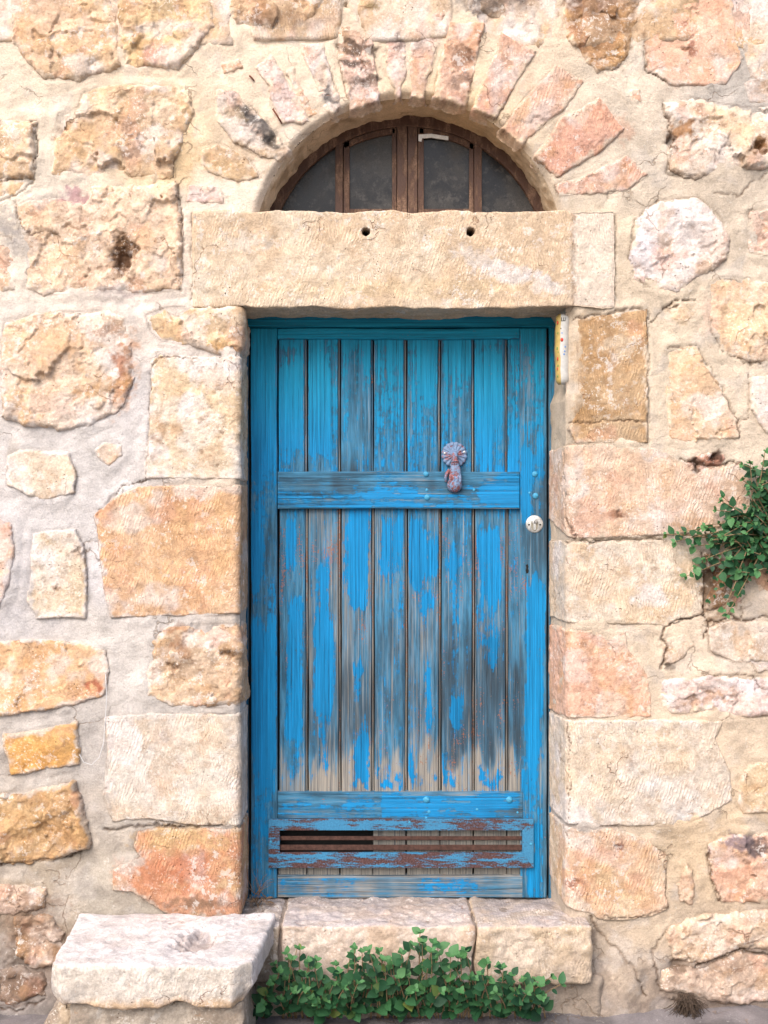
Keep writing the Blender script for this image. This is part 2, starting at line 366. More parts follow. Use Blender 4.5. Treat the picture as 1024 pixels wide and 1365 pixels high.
# ------------------------------------------------------------------ stains and pits (in photograph units on the wall plane)
STAINS = [ # px, py, rx, ry, angle(deg), colour, strength
 (165,345,17,24,0,(95,65,42),0.95),(160,322,10,9,0,(120,90,60),0.6),(97,262,20,9,10,(175,120,130),0.7),(205,72,10,14,20,(205,140,130),0.6),
 (180,200,26,7,5,(120,100,85),0.6),(78,176,6,12,0,(165,130,105),0.5),(192,155,8,6,0,(165,130,95),0.5),(160,391,32,6,0,(190,170,165),0.5),
 (335,158,30,12,42,(85,80,76),0.85),(362,188,16,8,45,(70,66,62),0.8),(312,150,18,8,50,(205,180,140),0.5),
 (478,62,26,9,5,(80,62,48),0.85),(474,88,26,6,3,(70,60,55),0.85),(482,108,24,7,-5,(95,75,62),0.8),(440,133,10,9,0,(85,85,84),0.85),
 (528,55,8,16,0,(110,95,90),0.7),(558,62,8,12,0,(150,125,110),0.5),(612,75,14,14,0,(120,90,70),0.6),(612,110,10,10,0,(110,90,78),0.6),
 (370,20,40,14,10,(140,105,75),0.6),(345,25,20,12,0,(120,90,65),0.5),(655,5,45,10,0,(120,110,100),0.7),(800,25,45,45,0,(170,125,85),0.5),(790,5,30,20,0,(120,85,60),0.6),(840,30,8,60,10,(150,125,100),0.5),
 (920,65,4,14,0,(150,85,60),0.7),(915,28,5,4,0,(150,95,75),0.7),(912,178,24,12,0,(170,115,55),0.8),(896,190,6,12,0,(90,60,35),0.8),(1012,197,14,10,0,(130,90,45),0.9),
 (165,500,14,50,10,(205,140,85),0.6),(160,485,10,20,0,(175,105,70),0.5),(150,440,20,12,0,(205,160,130),0.5),(60,455,50,25,0,(228,185,140),0.6),
 (70,540,40,18,0,(240,212,190),0.6),(130,520,40,10,-20,(190,145,85),0.5),(20,600,8,20,0,(200,185,165),0.4),
 (100,735,14,8,0,(150,125,100),0.5),(75,785,8,4,30,(130,90,60),0.6),(65,720,14,8,0,(215,190,150),0.6),
 (235,570,10,8,0,(190,150,110),0.5),(215,560,6,30,0,(185,145,105),0.4),(290,505,30,12,0,(215,180,140),0.4),
 (245,865,12,14,0,(140,95,60),0.6),(232,888,10,10,0,(130,95,70),0.6),(305,870,8,10,0,(120,90,65),0.6),(250,905,18,6,0,(170,140,105),0.5),(240,840,18,6,0,(160,110,70),0.6),
 (125,915,8,10,0,(185,100,75),0.8),(85,995,5,8,0,(170,130,90),0.7),(197,990,5,12,0,(200,175,145),0.6),
 (250,1120,60,18,0,(226,190,135),0.7),(200,1165,40,22,0,(208,140,100),0.6),(265,1155,50,28,0,(205,128,92),0.5),(265,1205,30,10,0,(170,140,110),0.5),(180,1145,20,14,0,(225,215,200),0.6),
 (800,548,40,10,0,(185,145,95),0.5),(780,500,14,70,0,(185,150,105),0.4),(825,460,20,14,0,(235,215,185),0.6),
 (822,685,14,6,15,(165,115,85),0.8),(775,735,20,8,0,(225,190,145),0.5),(800,770,30,30,0,(238,208,170),0.4),(920,700,30,5,0,(200,150,100),0.5),
 (938,615,22,9,0,(165,110,85),0.7),(928,618,6,8,0,(50,38,30),0.8),(952,612,7,6,0,(50,38,30),0.8),
 (940,930,30,6,-5,(190,150,115),0.7),(890,890,8,4,-50,(60,45,35),0.7),(820,1130,9,5,0,(135,85,70),0.8),(765,1178,14,5,-10,(160,105,80),0.7),(780,1190,18,14,0,(205,155,120),0.4),
 (985,1125,28,9,10,(140,125,130),0.8),(1010,1130,20,12,0,(90,80,80),0.8),(990,1160,40,6,0,(205,155,125),0.5),
 (955,790,26,40,10,(150,115,80),0.7),(945,760,10,45,0,(70,50,35),0.6),(1000,740,26,24,0,(160,120,85),0.5),
 (960,1285,40,12,-20,(165,140,120),0.6),(905,1285,16,10,0,(110,85,65),0.6),(960,1310,60,10,5,(200,175,150),0.4),
 (40,1235,40,40,0,(150,120,95),0.5),(20,1300,50,30,0,(120,98,78),0.5),(60,1205,30,10,0,(170,140,110),0.5),(45,1100,40,20,0,(190,145,90),0.4),
 (30,325,30,18,20,(175,168,160),0.5),(10,300,14,20,0,(175,168,160),0.6),(55,268,20,8,0,(190,180,170),0.5),
 (330,205,30,10,30,(200,165,120),0.4),(295,225,40,14,20,(212,178,130),0.6),(500,8,10,5,0,(120,105,60),0.7),
 (950,420,14,30,0,(240,205,180),0.5),(1000,425,40,30,0,(240,208,165),0.6),(905,420,18,8,-20,(215,185,145),0.5),
 (700,110,16,12,0,(235,205,175),0.4),(830,175,14,20,-30,(220,170,140),0.5),(905,100,20,20,0,(225,190,165),0.4),
 (680,365,40,14,5,(245,240,235),0.6),(725,380,24,14,20,(248,244,238),0.6),(635,345,30,10,10,(240,232,222),0.5),(330,322,34,12,0,(246,238,222),0.5),(795,340,26,50,0,(246,232,208),0.55),(265,380,14,20,0,(242,230,208),0.5),(520,385,180,10,0,(240,212,165),0.4),
 (270,1200,60,6,0,(120,95,75),0.5),(905,1338,60,10,0,(105,85,70),0.6),(800,1290,12,30,-35,(110,90,75),0.45),(790,1245,8,10,0,(90,70,58),0.5),
]
def apply_stains(x, z, col, k=0.70, seed=3.0):
    px, py = PXY(x, z)
    px = px + 7*fbm2(x, z, 28, 3, seed+50); py = py + 7*fbm2(x, z, 28, 3, seed+60)
    nz = fbm2(x, z, 70, 3, seed+70)
    for (cx, cy, rx, ry, a, c, s) in STAINS:
        R = max(rx, ry) * 1.8
        m = (np.abs(px-cx) < R) & (np.abs(py-cy) < R)
        if not m.any(): continue
        dx, dy = px[m]-cx, py[m]-cy; t = math.radians(a)
        u = (dx*math.cos(t)+dy*math.sin(t))/rx; v = (-dx*math.sin(t)+dy*math.cos(t))/ry
        d = np.sqrt(u*u+v*v) + 0.45*nz[m]
        f = (1-sstep(0.55, 1.35, d))*s
        col[m] = col[m]*(1-f[:,None]) + lin(c, k)*f[:,None]
    return col
PITS = [ # px, py, r, depth(m)
 (165,348,16,0.030),(162,322,9,0.015),(180,392,26,0.008),(232,888,7,0.014),(305,870,7,0.014),(262,838,12,0.010),(895,185,8,0.025),(1013,198,9,0.03),
 (918,30,3,0.012),(912,66,3,0.012),(928,618,6,0.03),(953,612,6,0.03),(889,885,5,0.022),(822,685,6,0.008),(820,1130,5,0.010),(766,1178,7,0.006),(935,930,16,0.010),
 (336,158,15,0.010),(363,188,9,0.010),(463,6,5,0.03),(950,770,16,0.03),(985,745,20,0.02),(905,1285,12,0.018),(945,1300,20,0.01),(1005,1128,18,0.012),(240,120,5,0.006),
 (105,735,6,0.008),(76,783,3,0.008),(60,1100,14,0.012),(20,1120,16,0.01),(95,1085,10,0.01),(40,1250,30,0.02),(15,1300,24,0.02),(893,415,10,0.010),
]
def pits_h(x, z):
    px, py = PXY(x, z); px = px + 4*fbm2(x, z, 60, 2, 5); py = py + 4*fbm2(x, z, 60, 2, 6)
    h = np.zeros_like(x)
    for cx, cy, r, d in PITS:
        m = (np.abs(px-cx) < 2*r) & (np.abs(py-cy) < 2*r)
        if m.any():
            q = np.hypot(px[m]-cx, py[m]-cy)/r; h[m] += d*(1-sstep(0.35, 1.15, q))
    return h
CRACKS = [ # polylines, width px, depth m
 ([(746,600),(745,650),(750,690),(764,714),(766,722)],1.6,0.012),([(735,721),(766,722),(830,719),(884,718)],2.0,0.016),
 ([(864,412),(864,500),(865,590)],1.3,0.008),([(768,424),(800,420),(838,413),(862,411)],1.6,0.010),([(928,462),(945,490),(962,520),(984,562),(985,582)],1.3,0.008),
 ([(889,463),(930,461)],1.2,0.008),([(848,292),(838,345),(846,372),(870,386)],1.3,0.008),([(886,410),(898,402),(925,402)],1.5,0.010),([(868,430),(885,412),(905,408)],1.2,0.008),
 ([(886,835),(882,850),(890,862),(887,880),(880,892)],1.8,0.014),([(886,835),(905,826),(937,818),(943,832),(940,850)],1.5,0.010),([(943,832),(960,828),(975,822),(990,826),(1024,822)],1.5,0.010),
 ([(980,772),(990,790),(988,825)],1.3,0.008),([(905,612),(945,622),(985,616)],1.6,0.012),([(937,735),(938,818)],2.2,0.02),([(786,1222),(800,1245),(820,1262),(845,1290),(858,1325)],1.8,0.012),
 ([(800,1100),(830,1102)],1.0,0.006),([(720,1098),(745,1105),(756,1120)],1.2,0.006),([(760,562),(800,563),(862,561)],1.4,0.008),([(884,136),(891,163),(893,195),(891,231),(927,236)],1.5,0.010),
 ([(858,45),(862,95),(895,113)],1.2,0.007),([(140,1108),(195,1100),(262,1102),(300,1101)],1.8,0.012),([(196,637),(199,580),(203,490),(214,475),(262,478)],1.3,0.008),([(128,686),(160,650),(196,638)],1.2,0.006),
 ([(0,1153),(60,1147),(118,1133)],1.5,0.01),([(0,240),(44,237)],1.6,0.012),([(44,163),(50,190),(46,220),(44,240),(20,262),(0,268)],1.4,0.01),([(20,270),(35,310),(80,312)],1.2,0.008),
 ([(239,246),(243,320),(240,388)],1.4,0.008),([(952,255),(985,262),(1020,232)],1.3,0.006),([(944,420),(948,440),(965,470),(1000,484),(1024,484)],1.3,0.008),([(1000,500),(998,560),(985,562)],1.2,0.006),
 ([(256,283),(256,405)],1.2,0.006),([(819,285),(819,400),(770,405)],1.2,0.006),([(875,268),(848,292)],1.2,0.006),([(905,1340),(880,1320),(870,1270),(890,1240)],1.3,0.008),
 ([(960,1200),(948,1171),(942,1130)],1.2,0.006),([(930,1290),(985,1266),(1024,1274)],1.8,0.014),([(865,1122),(886,1141),(884,1190),(889,1209),(865,1220),(797,1224)],1.2,0.007),
 ([(942,903),(960,900),(1005,901),(1010,915),(1024,918)],1.0,0.005),([(757,963),(757,1096)],0.8,0.003),([(60,1330),(30,1345),(0,1340)],1.5,0.01),
]
def cracks(x, z):
    """depth and painted dark factor (shade, grime) of the named cracks"""
    px, py = PXY(x, z); px = px + 3*fbm2(x, z, 45, 3, 15); py = py + 3*fbm2(x, z, 45, 3, 16)
    h = np.zeros_like(x); f = np.zeros_like(x)
    x0, x1, y0, y1 = px.min(), px.max(), py.min(), py.max()
    for pl, w_, d in CRACKS:
        if max(p[0] for p in pl) < x0-5 or min(p[0] for p in pl) > x1+5 or max(p[1] for p in pl) < y0-5 or min(p[1] for p in pl) > y1+5: continue
        dd = np.full(x.shape, 1e9)
        for (ax, ay), (bx, by) in zip(pl[:-1], pl[1:]):
            ex, ey = bx-ax, by-ay
            t = np.clip(((px-ax)*ex+(py-ay)*ey)/(ex*ex+ey*ey+1e-9), 0, 1)
            dd = np.minimum(dd, np.hypot(px-ax-ex*t, py-ay-ey*t))
        k = 1-sstep(0.3*w_, 1.25*w_, dd)
        h = np.maximum(h, d*k*0.8); f = np.maximum(f, k*(0.45+0.55*sstep(-0.3, 0.4, vn2(px*0.03, py*0.03, 33))))
    return h, f

# ------------------------------------------------------------------ the stones of the wall, traced on the wall plane
cream=(242,224,196); white=(243,232,214); peach=(240,205,165); tan=(228,194,146); orange=(236,186,128); pink=(236,196,168); rose=(228,168,135); lav=(236,222,212)
ST = [ # kind, colour 1, colour 2, proud(m), polygon, quoin side
 ('r',peach,tan,.022,[(17,12),(60,-14),(150,-14),(155,40),(160,88),(110,106),(60,104),(38,82),(18,55)],None),
 ('r',peach,(235,200,140),.024,[(160,-14),(283,-14),(284,35),(262,68),(238,92),(200,88),(166,88),(160,40)],None),
 ('r',(238,204,158),(228,192,140),.022,[(110,126),(146,113),(186,115),(232,116),(249,126),(260,152),(246,176),(244,199),(230,212),(232,236),(166,237),(100,232),(72,229),(75,172),(80,153),(106,143)],None),
 ('r',(240,205,160),tan,.014,[(-15,158),(50,163),(44,186),(47,220),(43,236),(-15,240)],None),
 ('r',(238,200,145),tan,.012,[(-15,243),(43,239),(20,262),(-15,268)],None),
 ('r',(243,210,168),peach,.018,[(20,273),(70,265),(115,272),(125,250),(170,247),(236,246),(238,275),(243,320),(240,385),(195,390),(140,388),(60,392),(36,383),(38,345),(30,312),(24,290)],None),
 ('r',(238,205,172),peach,.012,[(-15,312),(14,318),(22,350),(18,385),(-15,392)],None),
 ('r',(244,226,200),(238,206,165),.026,[(7,430),(54,419),(135,415),(165,422),(175,454),(177,500),(165,541),(118,567),(88,573),(34,568),(4,555),(2,500)],None),
 ('s',(243,228,205),(232,218,198),.012,[(10,609),(34,600),(91,605),(100,629),(98,656),(67,665),(37,660),(10,646)],None),
 ('s',(240,214,180),peach,.008,[(128,600),(140,591),(160,594),(161,606),(145,620),(133,612)],None),
 ('s',(232,200,175),(225,190,160),.010,[(-15,690),(15,700),(18,730),(12,780),(-15,830)],None),
 ('p',(240,226,203),(232,212,180),.010,[(45,712),(100,706),(112,735),(115,780),(112,822),(50,824),(38,800),(42,750)],None),
 ('r',(228,194,140),(238,212,170),.016,[(196,421),(220,412),(256,409),(319,410),(319,466),(290,470),(262,462),(215,452),(203,442)],'L'),
 ('p',(243,230,208),(232,208,172),.008,[(203,482),(215,475),(317,479),(318,520),(317,638),(196,637),(199,580),(204,520)],'L'),
 ('a',(238,192,140),(230,180,128),.008,[(160,660),(185,650),(316,645),(316,720),(316,815),(230,820),(150,822),(140,780),(133,715),(128,688)],'L'),
 ('r',(222,190,148),(205,170,125),.010,[(222,840),(250,834),(316,832),(316,880),(316,940),(240,941),(198,928),(197,900),(206,880),(205,855)],'L'),
 ('a',(241,230,210),(232,214,188),.010,[(142,958),(200,952),(317,953),(317,1099),(262,1099),(200,1090),(152,1094),(140,1060),(146,1000)],'L'),
 ('a',(215,155,115),(226,185,135),.012,[(185,1109),(215,1104),(265,1106),(317,1106),(316,1160),(316,1217),(238,1224),(210,1209),(180,1188),(152,1186),(154,1160),(190,1143),(180,1130)],'L'),
 ('s',(240,196,140),(232,184,128),.010,[(-15,858),(40,853),(110,857),(140,868),(143,890),(140,925),(100,938),(40,948),(-15,955)],None),
 ('s',(232,180,104),(224,168,90),.010,[(5,980),(60,972),(103,963),(105,1000),(104,1018),(60,1025),(15,1033),(12,1010),(6,995)],None),
 ('r',(216,176,120),(198,158,108),.028,[(-15,1060),(30,1060),(62,1052),(98,1042),(110,1080),(121,1115),(119,1130),(70,1145),(20,1152),(-15,1150)],None),
 ('r',(216,186,158),(195,165,135),.016,[(-15,1178),(20,1180),(60,1186),(62,1210),(20,1216),(-15,1225)],None),
 ('r',(185,155,125),(160,130,100),.024,[(20,1224),(62,1220),(84,1245),(80,1285),(50,1290),(20,1275)],None),
 ('r',(175,150,125),(140,118,98),.030,[(-10,1297),(30,1290),(58,1300),(62,1325),(20,1338),(-10,1332)],None),
 # stones round the arch
 ('r',(226,188,138),(210,170,120),.016,[(303,-12),(430,-12),(425,20),(395,42),(314,35)],None),
 ('v',(232,220,200),(205,190,165),.012,[(290,121),(312,123),(336,145),(364,176),(384,200),(374,211),(346,207),(314,190),(303,176),(289,158)],None),
 ('v',(238,212,196),(225,195,180),.010,[(342,91),(363,74),(374,91),(394,127),(412,162),(377,165),(363,141),(360,116)],None),
 ('v',(238,216,186),tan,.005,[(381,95),(391,91),(405,123),(423,151),(412,155),(395,130)],None),
 ('v',(236,226,212),(215,200,180),.008,[(402,58),(432,56),(437,91),(451,130),(453,144),(444,151),(426,141),(423,109),(409,88)],None),
 ('v',(214,178,146),(235,195,168),.014,[(444,39),(454,30),(486,32),(495,53),(500,98),(504,134),(469,144),(463,123),(451,70)],None),
 ('v',(232,205,182),(225,190,165),.007,[(518,21),(539,19),(541,70),(539,105),(532,127),(519,105),(514,53)],None),
 ('v',(236,208,182),(228,192,165),.008,[(545,21),(592,18),(585,53),(571,105),(563,130),(549,128),(545,70)],None),
 ('v',(230,184,148),(218,165,128),.012,[(601,30),(645,32),(634,90),(620,140),(578,131),(587,86)],None),
 ('va',(234,180,142),(228,168,132),.008,[(669,43),(714,68),(691,104),(660,158),(632,145),(646,109)],None),
 ('va',(232,176,138),(228,190,160),.008,[(741,88),(777,108),(750,145),(696,190),(669,172),(700,131)],None),
 ('va',(230,166,130),(222,155,120),.012,[(800,131),(832,172),(791,208),(741,235),(714,208),(750,158)],None),
 ('va',(234,186,150),(228,175,140),.008,[(836,208),(863,233),(832,254),(787,258),(746,260),(741,247),(791,231)],None),
 ('r',(205,180,150),(180,160,135),.014,[(632,-12),(708,-12),(712,22),(670,26),(640,15)],None),
 ('r',(208,166,114),(188,148,105),.020,[(752,-12),(858,-12),(845,45),(838,75),(820,90),(795,97),(773,68),(755,50)],None),
 ('s',(238,200,170),(235,190,158),.010,[(862,-12),(974,-12),(981,59),(990,77),(968,113),(895,113),(864,95),(857,45)],None),
 ('s',(234,216,188),(225,205,178),.008,[(981,-12),(1048,-12),(1048,105),(1000,104),(994,75),(987,50)],None),
 ('s',(195,188,178),(180,172,162),.010,[(992,112),(1010,104),(1048,108),(1048,138),(998,138)],None),
 ('r',(242,224,194),(236,206,165),.018,[(884,136),(922,131),(990,145),(1048,142),(1048,222),(977,224),(927,236),(891,231),(893,195),(891,163)],None),
 ('r',(236,230,224),(225,215,205),.014,[(848,290),(880,268),(930,264),(955,285),(972,310),(968,345),(950,362),(925,372),(905,388),(870,385),(845,372),(838,345),(845,320)],None),
 ('r',(236,205,172),pink,.010,[(1000,285),(1048,275),(1048,345),(1002,335),(998,310)],None),
 ('r',(244,222,190),(238,206,165),.018,[(945,380),(960,370),(1048,375),(1048,482),(1000,482),(965,470),(948,440),(944,420)],None),
 ('s',(243,234,222),(228,216,200),.010,[(1001,503),(1048,498),(1048,590),(1022,575),(1001,545)],None),
 ('a',(212,176,128),(198,160,112),.008,[(772,427),(817,419),(862,413),(863,500),(863,590),(768,590),(760,572),(772,540)],None),
 ('s',(236,204,164),(228,194,150),.006,[(890,465),(928,463),(943,490),(960,520),(983,560),(985,582),(930,590),(895,585),(888,540),(891,500)],None),
 ('s',(232,206,170),(222,194,155),.008,[(890,413),(915,409),(926,420),(915,430),(898,428)],None),
 ('a',(238,210,180),(230,198,165),.010,[(748,598),(800,592),(870,598),(905,614),(945,624),(985,617),(1002,640),(1000,690),(980,700),(900,712),(765,717),(750,690),(748,650)],'R'),
 ('r',(226,170,145),(200,150,120),.012,[(925,608),(945,603),(966,610),(955,621),(930,622)],None),
 ('a',(243,228,203),(240,216,182),.010,[(748,723),(883,721),(930,735),(937,817),(910,823),(886,834),(853,831),(780,830),(748,828)],'R'),
 ('p',(234,190,160),(228,178,145),.008,[(748,840),(830,842),(833,864),(851,885),(860,900),(865,935),(865,955),(800,956),(756,958),(748,942)],'R'),
 ('r',(238,224,216),(228,205,188),.012,[(879,905),(943,901),(1048,903),(1048,950),(978,956),(952,947),(898,952),(882,941)],None),
 ('s',(228,206,174),(220,196,162),.008,[(890,851),(912,847),(924,860),(910,878),(888,890),(884,870)],None),
 ('s',(230,210,180),(222,200,168),.010,[(944,838),(975,827),(1048,830),(1048,880),(980,882),(947,868)],None),
 ('a',(243,231,212),(240,222,195),.010,[(748,963),(860,960),(960,962),(950,985),(970,1030),(972,1065),(940,1085),(905,1098),(850,1100),(757,1096),(748,1030)],'R'),
 ('s',(234,204,152),(226,192,140),.008,[(1000,1020),(1048,1010),(1048,1080),(990,1085),(983,1060),(990,1035)],None),
 ('a',(236,196,155),(232,206,165),.010,[(748,1105),(820,1105),(865,1122),(886,1141),(884,1190),(889,1209),(865,1220),(828,1226),(797,1224),(782,1216),(748,1190),(748,1145)],'R'),
 ('r',(230,198,160),(215,180,145),.010,[(915,1152),(922,1160),(928,1180),(922,1205),(908,1200),(906,1180)],None),
 ('r',(236,198,172),(230,184,155),.014,[(942,1130),(966,1115),(1048,1111),(1048,1201),(989,1203),(959,1199),(948,1171)],None),
 ('r',(232,212,184),(222,196,160),.020,[(890,1242),(921,1224),(1015,1213),(1048,1215),(1048,1270),(985,1262),(940,1283),(900,1280)],None),
 ('r',(224,200,170),(205,178,148),.018,[(880,1290),(935,1292),(985,1270),(1048,1279),(1048,1332),(970,1337),(880,1320)],None),
 ('v',(230,206,168),(215,180,132),.008,[(266,200),(290,193),(330,212),(346,236),(320,242),(290,232),(268,220)],None),
 ('s',(238,206,190),(228,196,178),.005,[(252,248),(296,250),(297,270),(250,268)],None),
 ('s',(222,184,140),(215,175,130),.008,[(295,85),(318,80),(322,90),(300,98)],None),
 ('s',(238,185,150),(228,175,140),.006,[(838,122),(852,120),(854,135),(840,137)],None),
 ('s',(226,205,180),(214,190,160),.006,[(1000,880),(1024,878),(1040,890),(1010,896)],None),
 ('s',(232,180,155),(225,170,145),.006,[(972,795),(985,790),(1000,805),(985,812)],None),
 ('r',(190,150,110),(165,125,88),.006,[(942,740),(975,745),(990,780),(978,795),(960,808),(942,812)],None),
 ('r',(222,190,150),(205,170,130),.012,[(995,745),(1048,735),(1048,790),(1010,790),(1000,770)],None),
]
# ordinary masonry beyond the edges of the photograph
rr = random.Random(3)
def filler(xa, xb, ya, yb):
    y = ya
    while y < yb:
        h = rr.uniform(90, 150); x = xa + rr.uniform(-20, 20)
        while x < xb - 40:
            w_ = rr.uniform(110, 210); x2 = min(x + w_, xb)
            j = lambda: rr.uniform(-9, 9)
            if x2 - x > 50:
                c = rr.choice([peach, cream, tan, white, pink])
                ST.append((rr.choice(['r','s','a']), c, tan, rr.uniform(.008,.018),
                    [(x+12+j(),y+10+j()),((x+x2)/2,y+6+j()),(x2-12+j(),y+10+j()),(x2-8,y+h/2+j()),(x2-12+j(),y+h-12+j()),((x+x2)/2,y+h-8+j()),(x+12+j(),y+h-12+j()),(x+8,y+h/2+j())],'F'))
            x = x2
        y += h
filler(-330, -18, -160, 1320); filler(1052, 1360, -160, 1320); filler(-18, 1052, -170, -22)

XEL, XER = X(319), X(756)
SPL = 0.14      # front edges of the doorway
RL, RR_ = 0.018, 0.030
ACX, ACZ, AR = X(545), Z(336), 208/400.0
LZT, LZB = Z(281), Z(411)      # lintel top and bottom
MORT = [(10,120,(238,222,198)),(60,250,(232,220,202)),(300,60,(240,222,196)),(250,300,(238,224,205)),(190,430,(232,220,208)),(185,520,(206,203,203)),(120,600,(210,207,205)),(110,680,(212,209,208)),
 (25,780,(196,194,196)),(125,770,(214,212,214)),(125,850,(216,210,203)),(170,900,(204,199,193)),(125,1000,(182,177,172)),(110,1060,(186,177,166)),(60,1165,(184,170,150)),(130,1180,(180,172,158)),(40,1250,(150,130,110)),(20,1345,(158,156,155)),
 (400,100,(238,219,194)),(560,60,(232,212,185)),(300,250,(240,224,204)),(850,200,(216,202,182)),(830,350,(216,199,174)),(880,480,(216,200,176)),(940,240,(204,190,170)),(990,590,(214,198,176)),
 (870,860,(222,203,178)),(960,830,(222,204,182)),(900,1000,(222,201,174)),(930,1120,(206,182,150)),(860,1250,(208,188,162)),(830,1300,(192,174,152)),(900,1340,(150,132,115)),(780,1320,(172,158,143)),(1000,1350,(125,110,98)),
 (700,30,(226,206,180)),(860,60,(224,210,190)),(985,130,(190,184,176)),(320,700,(205,185,160)),(750,500,(205,188,165)),(745,1100,(205,196,188)),(235,215,(225,195,150)),(600,160,(222,195,155))]
def pal2(c): c = np.array(c, float); return c*0.86 + np.array([240,226,206.])*0.14
MP = np.array([(a, b) for a, b, c in MORT], float); MC = np.array([lin(pal2(c), 0.81)*np.array([1.01,1.0,0.955]) for a, b, c in MORT])
def mortar_col(x, z):
    px, py = PXY(x, z); px = px + 14*fbm2(x, z, 10, 3, 80); py = py + 14*fbm2(x, z, 10, 3, 81)
    w_ = 1/((px[:,None]-MP[:,0])**2 + (py[:,None]-MP[:,1])**2 + 400)**1.6
    c = (w_ @ MC) / w_.sum(1)[:,None]
    n1 = fbm2(x, z, 16, 4, 82)
    return c*(1+0.13*n1)[:,None]
def mortar_rec(x, z):
    px, py = PXY(x, z)
    a = 0.0005 + 0.005*(1-sstep(150, 330, px))*sstep(380, 520, py) + 0.004*sstep(1080, 1250, py)
    return a

wall = thing('stone_wall', 'old wall of pale limestone blocks and rubble bedded in lime mortar around the blue door', 'wall')

def wrapL(u, h, side):
    """unwrapped coordinate u (0 at the doorway edge, + into the reveal) and height h -> x, y"""
    R = RL if side == 'L' else RR_; xe = XEL if side == 'L' else -XER
    L = math.pi/2*R; th = np.clip((u+L/2)/R, 0, math.pi/2)
    bx = np.where(u < -L/2, xe-R+(u+L/2), np.where(u > L/2, xe, xe-R+R*np.sin(th)))
    by = np.where(u < -L/2, 0, np.where(u > L/2, R+(u-L/2), R*(1-np.cos(th))))
    x = bx + np.sin(th)*h; y = by - np.cos(th)*h
    return (x if side == 'L' else -x-SPL*np.maximum(by-R, 0)), y

